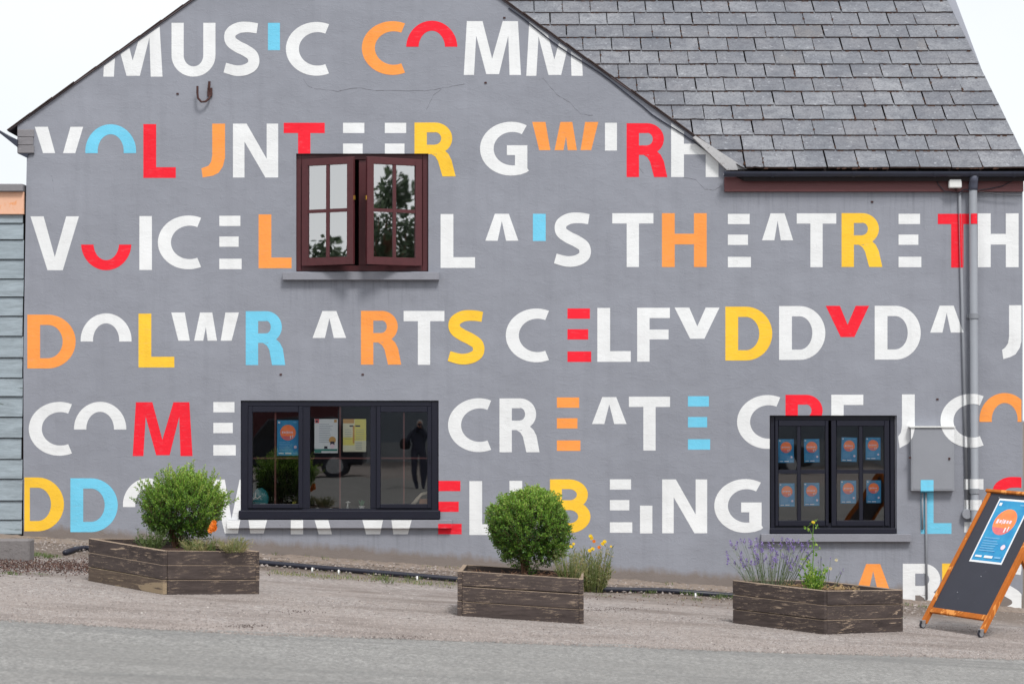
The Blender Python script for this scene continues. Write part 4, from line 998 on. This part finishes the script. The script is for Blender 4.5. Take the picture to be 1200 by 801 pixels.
def flower_head(c, d, rr, mat_, parent, r, petals=10, cup=.4):
    m = MB(); d = d.normalized(); s = d.orthogonal().normalized(); t_ = d.cross(s)
    for lay in range(2):
        for k in range(petals):
            a = 2*math.pi*(k+.5*lay)/petals; o_ = s*math.cos(a)+t_*math.sin(a); leaf(m, c+d*.002*lay, (o_+d*(cup+.4*lay)).normalized(), o_.cross(d), rr*(1-.25*lay), rr*.7, r.random())
    return m.build('flower', mat_, parent)
def clump(name, base, label, cat, seed, nstem, height, spread, leafm, heads=(), leaf_l=.04, leaf_w=.008, grp=None, tone=(.2, 1), lean=(0, 0), per=8):
    r = random.Random(seed); e = empty(name, base); tag(e, label, cat, grp); m = MB(); tips = []
    for i in range(nstem):
        a = r.uniform(0, 6.28); q = math.sqrt(r.random())*spread; hh = height*r.uniform(.38, 1); o0 = Vector((math.cos(a)*q*.5, math.sin(a)*q*.5, 0)); o1 = Vector((math.cos(a)*q+lean[0]*hh, math.sin(a)*q+lean[1]*hh, hh))
        mid = o0*.4+o1*.6+Vector((0, 0, hh*.04))+rdir(r)*.015; pts = [base+o0, base+o0*.5+mid*.5, base+mid, base+o1]; tn = r.uniform(*tone)
        m.tube(pts, [.0035, .003, .0025, .0015], 3, caps=False, tone=tn)
        for k in range(per):
            f_ = r.uniform(.1, 1); p = base+o0.lerp(o1, f_); dd = (rdir(r)+Vector((0, 0, .5))+(o1-o0).normalized()*.5).normalized(); leaf(m, p, dd, rdir(r), leaf_l*r.uniform(.6, 1.3), leaf_w*r.uniform(.7, 1.3), min(1, max(0, tn+r.uniform(-.2, .2))))
        tips.append(base+o1)
    m.build('stems', leafm, e); return e, tips, r
# left planter: weeds, dry grass, one orange flower
base = up(p1[0][0]*.33+p1[0][1]*.42+p1[1]*.25, PH-.04); base.x = on(178, 630, base.y).x
clump('weed', base, 'low green weeds at the left side of the bush in the left planter', 'plant', 11, 60, .20, .20, M['leaf_dull'], tone=(.1, .5), leaf_l=.035, leaf_w=.010)
nearc = up(p1[0][1]*.45+p1[1]*.25+p1[0][2]*.3, PH-.04)
for px, sd in ((232, 12), (272, 13)):
    base = nearc.copy(); base.x = on(px, 640, base.y).x; base.y += .1 if px > 250 else .0
    clump('dry_grass', base, 'brownish dry grass under the bush front of the left planter' if px < 250 else 'brownish dry grass at the right end of the left planter', 'plant', sd, 70, .14, .20, M['leaf_dull'], tone=(.55, 1), leaf_l=.05, leaf_w=.006)
base = nearc.copy(); base.x = on(248, 636, base.y).x; base.y -= .02
e, tips, r = clump('marigold', base, 'single orange marigold beside the bush in the left planter', 'flower', 14, 8, .13, .05, M['leaf_dull'], tone=(.2, .5))
for q in ((251, 613), (249, 617), (252, 619), (247.5, 621), (250.5, 616)): flower_head(on(*q, base.y-.03), Vector((rnd.uniform(-.6, .6), -1, .3)), .040, M['mari_orange'], e, r)
# dry sticks and litter in the middle planter
m = MB(); rr_ = random.Random(6)
for _ in range(60):
    c = up(p2[1]+Vector((rr_.uniform(-.5, .5), rr_.uniform(-.42, .05), 0)), PH-.03); d = rdir(rr_); d.z = abs(d.z)*.4; m.tube([c, c+d*.05, c+d*.11+Vector((0, 0, .01))], .004, 4)
kind(m.build('twigs', M['bark']), 'stuff')
# flowers at the right of the middle planter
b0 = ong(694, 693); 
e, tips, r = clump('marigold', b0, 'tall clump of yellow marigolds growing from the ground beside the middle planter', 'flower', 21, 170, .52, .27, M['leaf_dull'], tone=(.4, .95), leaf_l=.05, leaf_w=.012, per=11)
for q in ((692, 628), (693.5, 630.5), (708.5, 634.5), (694.5, 643), (691, 645), (706, 637), (716, 640)): flower_head(on(*q, b0.y-.1), Vector((rnd.uniform(-.4, .4), -1, .5)), .027 if q[0] < 712 else .016, M['mari_yellow'], e, r)
for q in ((696, 634), (702, 641)): flower_head(on(*q, b0.y-.08), Vector((0, -1, .3)), .024, M['mari_orange'], e, r)
base = up(p2[0][2]*.6+p2[1]*.4, PH-.05); base.x = on(668, 665, base.y).x
e, tips, r = clump('marigold', base, 'feathery dry-green plant with small yellow buds at the right end of the middle planter', 'flower', 22, 90, .30, .17, M['leaf_dull'], tone=(.45, 1), leaf_l=.035, leaf_w=.007)
for q in ((672, 637), (669, 640)): flower_head(on(*q, base.y-.06), Vector((.2, -1, .4)), .018, M['mari_yellow'], e, r)
# right planter: lavender
c3, cen3 = p3
base = up(c3[0]*.55+cen3*.45, PH-.05); base.x = on(903, 680, base.y).x
e, tips, r = clump('lavender', base, 'lavender with purple spikes in the left half of the right planter', 'flower', 31, 85, .50, .44, M['leaf_grey'], tone=(.2, 1), leaf_l=.045, leaf_w=.006, per=5)
m = MB()
for i, tp in enumerate(tips):
    if tp.z < base.z+.22 and r.random() < .6: continue
    for k in range(14):
        p = tp+Vector((r.uniform(-.009, .009), r.uniform(-.009, .009), -.05*k/14+.012)); leaf(m, p, (rdir(r)+Vector((0, 0, .4))).normalized(), rdir(r), .019, .013, r.random())
m.build('flower_spikes', M['lav_flower'], e)
base = up(cen3*.75+c3[1]*.25, PH-.05); base.x = on(953, 688, base.y).x
e, tips, r = clump('rose', base, 'straggly yellow-green shrub with one long upright stem in the right planter', 'plant', 32, 46, .30, .17, M['leaf_box'], tone=(.5, 1), leaf_l=.035, leaf_w=.020, per=9)
m = MB(); st = [base, on(952, 668, base.y), on(953.5, 645, base.y), on(952.5, 628, base.y), on(953.5, 611, base.y)]; m.tube(st, [.007, .006, .005, .004, .003], 6, tone=.7)
for q in ((951, 612), (956, 610), (945, 618), (949, 621), (957, 617), (948, 640), (956, 636), (944, 652), (958, 650), (947, 660), (961, 643), (941, 656), (950, 632)):
    c = on(*q, base.y)
    for _ in range(3): leaf(m, c, (rdir(rnd)+Vector((0, 0, .3))).normalized(), rdir(rnd), .035, .022, rnd.uniform(.5, 1))
    near_ = min(st, key=lambda s_: abs(s_.z-c.z)); m.tube([near_, c], .003, 3, tone=.6)
m.build('tall_stem', M['leaf_box'], e)
for q in ((980, 656), (973, 666)): flower_head(on(*q, base.y), Vector((0, -1, .3)), .02, M['pale_flower'], e, rnd)
flower_head(on(953, 612, base.y-.01), Vector((0, -1, 1)), .022, M['mari_yellow'], e, rnd)
base2 = up(cen3*.6+c3[2]*.4, PH-.05); base2.x = on(968, 688, base2.y).x
e, tips, r = clump('lavender', base2, 'few bare lavender stems between the shrub and the right end of the right planter', 'flower', 33, 12, .36, .16, M['leaf_grey'], tone=(.3, .8), per=1, lean=(.1, 0))
m = MB()
for tp in tips:
    for k in range(8): leaf(m, tp+Vector((0, 0, -.03*k/8)), (rdir(r)+Vector((0, 0, .6))).normalized(), rdir(r), .011, .008, r.random())
m.build('flower_spikes', M['lav_flower'], e)
m = MB()
for _ in range(90):
    t_ = rnd.random(); c = up(c3[0].lerp(c3[2], rnd.uniform(.1, .9))*.5+(c3[1].lerp(c3[3], rnd.uniform(.25, .8)))*.5, PH-.03); d = rdir(rnd); d.z = abs(d.z)*.6; m.tube([c, c+d*.05, c+d*.10+Vector((0, 0, -.015))], .0035, 4)
kind(m.build('dry_stalks', M['straw']), 'stuff')

# ------------------------------------------------------------------ things along the foot of the wall
m = MB(); pp = [(76, 647), (88, 643), (100, 641.5), (180, 648), (310, 659), (365, 664), (420, 668.5), (480, 673.5), (535, 678), (620, 684), (700, 690), (780, 691.5), (860, 697.5), (930, 703)]
m.tube([ong(a, b, .035) for a, b in pp], .030, 10); o = m.build('hose', M['rubber'], smooth=True); tag(o, 'long black pipe lying along the foot of the grey wall behind the planters', 'pipe')
for a, b in ((366, 664), (397, 666.5), (489, 674), (815, 694)):
    c = ong(a, b, .07); m = MB(); m.tube([c-Vector((.008, 0, 0)), c+Vector((.008, 0, 0))], .032, 10); m.v = [(x, y, z-.035) for x, y, z in m.v]; m.build('clip', M['white_plastic'], o)
def in_poly_scatter(nn, fn): return [fn() for _ in range(nn)]
gr = MB(); r = random.Random(77)
def tuft(px, py, n, h, tn=(.1, .6)):
    c = ong(px, py)
    for _ in range(n):
        p = c+Vector((r.gauss(0, .05), r.gauss(0, .03), 0)); p.z = gz(p.x, p.y); d = (rdir(r)*.6+Vector((0, 0, 1))).normalized(); leaf(gr, p, d, rdir(r), h*r.uniform(.4, 1), .007, r.uniform(*tn))
for _ in range(60): tuft(r.uniform(310, 535), 0, 0, 0)
for _ in range(90):
    x = r.uniform(310, 535); tuft(x, 663+.0727*(x-310)+r.uniform(2, 6)+4, 7, .05, (.3, 1))
for x, y, n, h in ((450, 680, 50, .10), (455, 684, 30, .08), (483, 680, 40, .07), (446, 656, 26, .16), (446, 658, 20, .12), (385, 655, 20, .06), (360, 653, 20, .05), (430, 657, 14, .06), (735, 694, 50, .07), (760, 695, 60, .07), (805, 697, 70, .09), (812, 698, 40, .08), (850, 701, 60, .09), (840, 702, 40, .08), (35, 652, 60, .07), (45, 651, 70, .07), (55, 654, 60, .07), (64, 653, 40, .06), (12, 673, 60, .05), (45, 673, 30, .03), (700, 693, 60, .1), (675, 692, 60, .1), (1082, 712, 30, .06), (1060, 709, 26, .05), (1120, 716, 30, .05), (1150, 722, 30, .05), (146, 625, 8, .1)):
    tuft(x, y, n, h)
for _ in range(70):
    x = r.uniform(320, 1055); tuft(x, 627+.0727*x+r.choice((1, 2, 16, 18, 20)), r.randint(3, 14), r.uniform(.03, .09), (.1, .9))
kind(gr.build('grass_tufts', M['leaf_dull']), 'stuff')
lt = MB()
for _ in range(4200):
    x = r.uniform(-60, 112); y = 661+.06*x*.4+r.gauss(0, 4.6); c = ong(x, y, .004+r.random()*.02); d = rdir(r); d.z *= .3; leaf(lt, c, d.normalized(), rdir(r), .022, .015, r.random()*.85)
for _ in range(900):
    x = r.uniform(308, 1060); y = 627+.0727*x+r.uniform(5, 24); 
    if x > 535 and x < 640: continue
    c = ong(x, y, .005+r.random()*.02); d = rdir(r); d.z *= .3; leaf(lt, c, d.normalized(), rdir(r), .022, .015, r.uniform(.3, 1))
for x, y, n, sx_ in ((285, 733, 120, 14), (470, 747, 120, 22), (345, 716, 60, 14), (720, 713, 160, 34)):
    for _ in range(n): c = ong(x+r.gauss(0, sx_), y+r.gauss(0, 1.3), .008); d = rdir(r); d.z *= .2; leaf(lt, c, d.normalized(), rdir(r), .014, .010, r.uniform(0, .3))
kind(lt.build('leaf_litter', M['litter']), 'stuff')
stone = leaf_mat('loose_stones', [(0, lin(84, 78, 76)), (.35, lin(128, 119, 115)), (.75, lin(156, 147, 142)), (.93, lin(166, 158, 153)), (1, lin(190, 185, 180))], 0, .9)
pb = MB()
def peb(c, s_):
    a = r.uniform(0, 6.28); i0 = len(pb.v); tn = min(1, max(0, r.gauss(.5, .17)))
    for k in range(4):
        q = a+k*1.571+r.uniform(-.3, .3); pb.v.append((c.x+s_*math.cos(q)*r.uniform(.8, 1.3), c.y+s_*math.sin(q)*r.uniform(.8, 1.3), c.z-.002))
    pb.v.append((c.x+r.uniform(-.4, .4)*s_, c.y+r.uniform(-.4, .4)*s_, c.z+s_*r.uniform(.4, .8))); pb.tone += [tn]*5
    for k in range(4): pb.f.append((i0+k, i0+(k+1) % 4, i0+4)); pb.m.append(0)
Ey = lambda x: edge_y(x)
for _ in range(52000):
    x = r.uniform(-6.2, 6.2); ye = edge_y(x); u = r.random(); y = ye+r.uniform(-.25, 3.6) if u < .62 else ye+abs(r.gauss(0, .8))-.2
    if u > .9: y = r.uniform(ye+3, -.7)
    peb(Vector((x, y, gz(x, y)+(.0115 if y < ye-.05 else .0))), .005+.010*r.random()**2.5)
for _ in range(2600):
    x = r.uniform(20, 1130); y = 627+.0727*x+r.uniform(-1, 14); peb(ong(x, y, .02), .007+.018*r.random()**2)
kind(pb.build('loose_gravel', stone), 'stuff')

# ------------------------------------------------------------------ A-board
F0 = ong(1079, 735.5); F1 = ong(1151.5, 747)
wd = Vector((F1.x-F0.x, F1.y-F0.y, 0)); Wb = wd.length; wd.normalize(); bn = Vector((-wd.y, wd.x, 0))     # towards the back
if bn.y < 0: bn = -bn
def top_of(l):   # how far the face leans so that its top left corner falls on the surveyed point
    q = ray(1157, 576); p = F0+bn*l; t = (p.x-EYE.x)/q.x; return EYE+q*t, p
best = min(((abs(top_of(l)[0].y-top_of(l)[1].y), l) for l in [i*.01 for i in range(5, 140)]))[1]
T0 = top_of(best)[0]; lean = best
slope_w = (F1.z-F0.z)/Wb
wv = (wd+Vector((0, 0, slope_w))).normalized()
base0 = F0+Vector((0, 0, .075)); upv = (T0-base0); LH = upv.length; upv.normalize(); nf = wv.cross(upv).normalized()
if nf.y > 0: nf = -nf
ab = empty('chalkboard_sign', F0); tag(ab, 'wooden A-frame chalkboard sign on castors with a blue poster, at the right edge', 'sign')
def lb(m, u0, u1, v0, v1, d0, d1, mi=0):
    """box in the face's own axes: u across, v up, d out of the face"""
    c = []
    for v_ in (v0, v1):
        for (u, d) in ((u0, d0), (u1, d0), (u1, d1), (u0, d1)): c.append(base0+wv*u+upv*v_+nf*d)
    m.hexa(c, mi)
def bpart(name, mt, *a, bevel=.004, label=None):
    m = MB(); lb(m, *a); c0 = base0+wv*a[0]+upv*a[2]; return m.build(name, mt, ab, bevel=bevel, label=label, origin=c0)
rw = .052
bpart('side_rail', M['aboard_wood'], 0, rw, 0, LH, -.055, 0); bpart('side_rail', M['aboard_wood'], Wb-rw, Wb, 0, LH, -.055, 0)
bpart('bottom_rail', M['aboard_wood'], rw+.001, Wb-rw-.001, .125, .125+.06, -.04, -.006)
bpart('top_rail', M['aboard_wood'], -.03, Wb+.03, LH+.001, LH+.035, -.08, .012)
bpart('chalkboard', M['chalk'], rw+.001, Wb-rw-.001, .186, LH-.001, -.03, -.016, bevel=0)
# rear frame
hinge = T0+Vector((0, 0, -.02)); F0b = F0+bn*lean*2; F0b.z = gz(F0b.x, F0b.y); F1b = F1+bn*lean*2; F1b.z = gz(F1b.x, F1b.y)
for p, q in ((F0b, hinge), (F1b, hinge+wv*Wb)):
    m = MB(); dd = (q-p).normalized(); p = p+dd*.08; s1 = wv*.024; s2 = dd.cross(wv).normalized()*.026; p = p+(wv*.03 if q == hinge else -wv*.03); q = q+(wv*.03 if (q-hinge).length < .01 else -wv*.03)+bn*.06
    m.hexa([p-s1-s2, p+s1-s2, p+s1+s2, p-s1+s2, q-s1-s2, q+s1-s2, q+s1+s2, q-s1+s2]); m.build('rear_leg', M['aboard_wood'], ab, bevel=.004, origin=p)
p = F0b.lerp(hinge, .2)+bn*.02; q = F1b.lerp(hinge+wv*Wb, .2)+bn*.02; m = MB(); m.tube([p, q], .025, 6); m.build('rear_rail', M['aboard_wood'], ab)
for gx, (fo, s_) in enumerate(((F0, 1), (F1, -1), (F0b, 1), (F1b, -1))):
    cb_ = fo+wv*.028*s_; 
    w = MB(); c = cb_+Vector((0, 0, .038)); axd = wd; w.tube([c-axd*.012, c+axd*.012], .037, 18); wh = w.build('castor', M['rubber'], ab, bevel=.003)
    h_ = MB(); h_.tube([c-axd*.015, c+axd*.015], .026, 14); h_.build('hub', M['chrome'], wh)
    k = MB()
    for sg in (-1, 1):
        q0 = c+axd*.018*sg; k.hexa([q0+Vector(v_) for v_ in ((-.012,-.004,-.01),(.012,-.004,-.01),(.012,.004,-.01),(-.012,.004,-.01),(-.02,-.02,.05),(.02,-.02,.05),(.02,.02,.05),(-.02,.02,.05))])
    k.box(c+Vector((-.028, -.028, .045)), c+Vector((.028, .028, .052)))
    k.build('fork', M['chrome'], wh)
for u_, v_ in ((.30, .40), (.52, .62), (.2, LH*.97)): c = base0+wv*u_+upv*v_; m = MB(); m.tube([c-nf*.016, c-nf*.012], .006, 8); m.build('screw', M['chrome'], ab)
# its poster, taped on
def on_face(px, py, d=-.0145):
    q = ray(px, py); p0 = base0+nf*d; return EYE+q*((p0-EYE).dot(nf)/q.dot(nf))
pbl = on_face(1135.6, 657); ptl = on_face(1171.5, 583.5); pbr = on_face(1173.5, 661.3)
fl2 = Flat(ptl, pbr-pbl, pbl-ptl, nf); fl2.sheet('white'); 
inner = Flat(fl2.P(.04, .03, .0008), fl2.u*.92, fl2.v*.94, nf); inner.m = fl2.m; event_print(inner)
o = fl2.m.build('poster', PMATS); tag(o, 'large blue poster with orange disc taped to the chalkboard sign', 'poster')

# ------------------------------------------------------------------ across the car park (met in the window reflections)
yard = empty('warehouse', (-4, -62, 0)); tag(yard, 'long grey warehouse across the car park, seen only in the window reflections', 'building')
m = MB(); m.box((-34, -70, -1), (30, -58, 5.4)); m.build('wall', simple('grey_sheet_cladding', (.19, .22, .26), .6, .1, 2), yard)
m = MB(); m.prism([Vector((-34.5, -57.6, 5.4)), Vector((-34.5, -70.4, 5.4)), Vector((-34.5, -64, 8.0))], Vector((65, 0, 0))); m.build('roof', simple('dark_sheet_roof', (.08, .08, .09), .6, .1, 2), yard)
m = MB(); m.box((-34, -57.99, -.5), (30, -57.9, .9)); m.build('plinth', simple('pale_plinth', (.3, .32, .34), .8, .1, 2), yard)
m = MB(); m.box((-16, -57.98, .95), (-6.2, -57.85, 4.2)); m.build('shutter_door', simple('dark_red_shutter', (.10, .025, .03), .6, .1, 2), yard)
def car(x, y, z, L, Hh, paint, label, flip=1):
    e = empty('parked_car', (x, y, z)); tag(e, label, 'car', 'cars parked across the car park'); Wc = 1.8
    prof = [(-.5, .18), (-.5, .52), (-.47, .60), (-.20, .66), (-.10, .97), (.0, 1.0), (.30, .98), (.44, .68), (.5, .62), (.5, .2)]
    pts = [Vector((x+flip*a*L, y-Wc/2, z+b*Hh)) for a, b in prof]; m = MB(); m.prism(pts, Vector((0, Wc, 0))); m.build('body', paint, e, bevel=.05)
    gp = [(-.185, .67), (-.09, .93), (.28, .94), (.40, .69)]
    for yy in (y-Wc/2-.006, y+Wc/2+.001):
        m = MB(); m.prism([Vector((x+flip*a*L, yy, z+b*Hh)) for a, b in gp], Vector((0, .005, 0))); m.build('side_window', simple('car_glass', (.02, .022, .025), .08, .1, 2), e)
    for a in (-.31, .31):
        for yy in (y-Wc/2+.08, y+Wc/2-.08):
            m = MB(); m.tube([(x+a*L, yy-.11, z+.33), (x+a*L, yy+.11, z+.33)], .33, 20); w_ = m.build('wheel', M['rubber'], e)
            m = MB(); m.tube([(x+a*L, yy-.115, z+.33), (x+a*L, yy+.115, z+.33)], .19, 12); m.build('rim', M['chrome'], w_)
    m = MB(); m.box((x+flip*-.5*L-.02, y-.75, z+.45*Hh), (x+flip*-.5*L+.02, y-.45, z+.53*Hh)); m.build('headlight', M['white_plastic'], e)
car(-6.6, -41, gz(-6.6, -41), 4.7, 1.8, simple('dark_car_paint', (.018, .02, .03), .2, .1, 2), 'dark tall car parked side-on, reflected in the wide window')
car(7.5, -48, 0, 4.3, 1.45, simple('black_car_paint', (.03, .03, .032), .2, .1, 2), 'dark low car parked further right across the car park', -1)
def tree(x, y, h, cr_, seed, label):
    r = random.Random(seed); e = empty('tree', (x, y, 0)); tag(e, label, 'tree', 'trees beyond the car park'); m = MB(); m.tube([(x, y, -.5), (x+.1, y, h*.3), (x, y+.1, h*.6), (x+.1, y, h*.85)], [.3, .24, .15, .04], 8)
    lf = MB()
    for _ in range(30):
        d = rdir(r); q = r.random()**.4; c = Vector((x+d.x*cr_*q, y+d.y*cr_*q, h*.64+d.z*h*.32*q)); m.tube([(x, y, h*.45), (Vector((x, y, h*.5))+c)/2, c], [.08, .05, .015], 5); rr = r.uniform(.6, 1.15)
        for _ in range(230):
            d2 = rdir(r); leaf(lf, c+d2*rr*r.random()**.35, rdir(r), rdir(r), .26, .15, r.random())
    m.build('trunk', M['bark'], e); lf.build('crown', M['leaf_tree'], e)
tree(46.2, -36.2, 10.9, 2.6, 1, 'broad leafy tree far right of the car park, reflected in the upper window')
tree(56, -41, 9.6, 3.4, 2, 'second leafy tree further right of the car park, reflected in the upper window')
tree(-41, -21.0, 7.6, 2.8, 3, 'low leafy tree left of the house, reflected in the open left casement')
nh = empty('neighbour_house', (-64, -28, 0)); tag(nh, 'pale rendered house far to the left, reflected in the open left casement', 'building')
m = MB(); m.box((-70, -44, -1), (-60, -14, 5.2)); m.build('wall', simple('pale_render', (.8, .82, .82), .9, .05, 1), nh)
m = MB(); m.prism([Vector((-59.6, -44.5, 5.2)), Vector((-70.4, -44.5, 5.2)), Vector((-65, -44.5, 7.2))], Vector((0, 31, 0))); m.build('roof', M['shed_cap'], nh)
# photographer beside the camera, met in the right-hand light of the wide window
def photographer(x, y):
    z = gz(x, y); e = empty('person', (x, y, z)); tag(e, 'person in dark clothes with a shoulder bag raising a camera, reflected in the wide window', 'person')
    J = {'hip': (0, 0, .95), 'waist': (0, .02, 1.12), 'chest': (0, .0, 1.34), 'neck': (0, .02, 1.48), 'head': (0, .05, 1.60), 'crown': (0, .04, 1.72),
         'lk': (-.10, .03, .50), 'la': (-.10, -.03, .08), 'lf': (-.11, .12, .04), 'rk': (.10, .05, .50), 'ra': (.10, 0, .08), 'rf': (.12, .15, .04), 'lh': (-.10, 0, .90), 'rh': (.10, 0, .90),
         'ls': (-.19, .0, 1.40), 'le': (-.30, .14, 1.18), 'lw': (-.10, .32, 1.50), 'lp': (-.05, .34, 1.56), 'rs': (.19, 0, 1.40), 're': (.30, .14, 1.20), 'rw': (.10, .30, 1.52), 'rp': (.06, .32, 1.58)}
    Rd = dict(hip=.15, waist=.14, chest=.16, neck=.06, head=.095, crown=.07, lk=.085, la=.055, lf=.045, rk=.085, ra=.055, rf=.04, lh=.10, rh=.10, ls=.075, le=.05, lw=.032, lp=.03, rs=.075, re=.05, rw=.032, rp=.03)
    ed = [('hip','waist'),('waist','chest'),('chest','neck'),('neck','head'),('head','crown'),('hip','lh'),('lh','lk'),('lk','la'),('la','lf'),('hip','rh'),('rh','rk'),('rk','ra'),('ra','rf'),('chest','ls'),('ls','le'),('le','lw'),('lw','lp'),('chest','rs'),('rs','re'),('re','rw'),('rw','rp')]
    ks = list(J); me = bpy.data.meshes.new('body'); me.from_pydata([Vector(J[k]) for k in ks], [(ks.index(a), ks.index(b)) for a, b in ed], []); o = bpy.data.objects.new('body', me); col.objects.link(o); o.parent = e
    sk = o.modifiers.new('skin', 'SKIN'); o.modifiers.new('sub', 'SUBSURF').render_levels = 2
    for i, k in enumerate(ks): me.skin_vertices[0].data[i].radius = (Rd[k], Rd[k]); me.skin_vertices[0].data[i].use_root = (k == 'hip')
    me.materials.append(simple('dark_clothes', (.06, .065, .10), .9, .4, 3)); sk.use_smooth_shade = True
    def pt(mb, name, mt, sm=True): mb.v = [(a+x, b+y, c+z) for a, b, c in mb.v]; return mb.build(name, mt, e, smooth=sm)
    m = MB(); lathe(m, (0, .06, 1.50), [(.0, .0), (.06, .01), (.085, .08), (.092, .14), (.07, .215), (0, .245)], 14); pt(m, 'face', simple('skin', lin(190, 140, 120), .6, .05, 5))
    m = MB(); lathe(m, (0, .035, 1.59), [(.10, .0), (.105, .06), (.09, .13), (.05, .165), (0, .17)], 14); pt(m, 'hair', simple('grey_hair', (.4, .4, .4), .8, .2, 20))
    m = MB(); m.box((-.07, .17, 1.55), (.07, .25, 1.65)); m.tube([(0, .24, 1.6), (0, .38, 1.6)], .038, 12); pt(m, 'camera', M['gutter'], False)
    m = MB()
    for sx_ in (-1, 1):
        for k in range(5): m.tube([(sx_*.06, .31, 1.545+.012*k), (sx_*.035, .35, 1.548+.012*k), (sx_*.01, .335, 1.55+.012*k)], .008, 6)
    pt(m, 'hands', simple('skin_hands', lin(190, 140, 120), .6, .05, 5))
    m = MB(); lathe(m, (-.34, .02, .98), [(0, 0), (.13, .02), (.16, .14), (.15, .26), (.08, .33), (0, .34)], 12); m.tube([(-.3, .02, 1.28), (-.15, .1, 1.47), (.1, .16, 1.3)], .015, 5); pt(m, 'shoulder_bag', simple('black_bag', (.02, .02, .024), .8, .2, 6))
photographer(-2.35, -31.0)
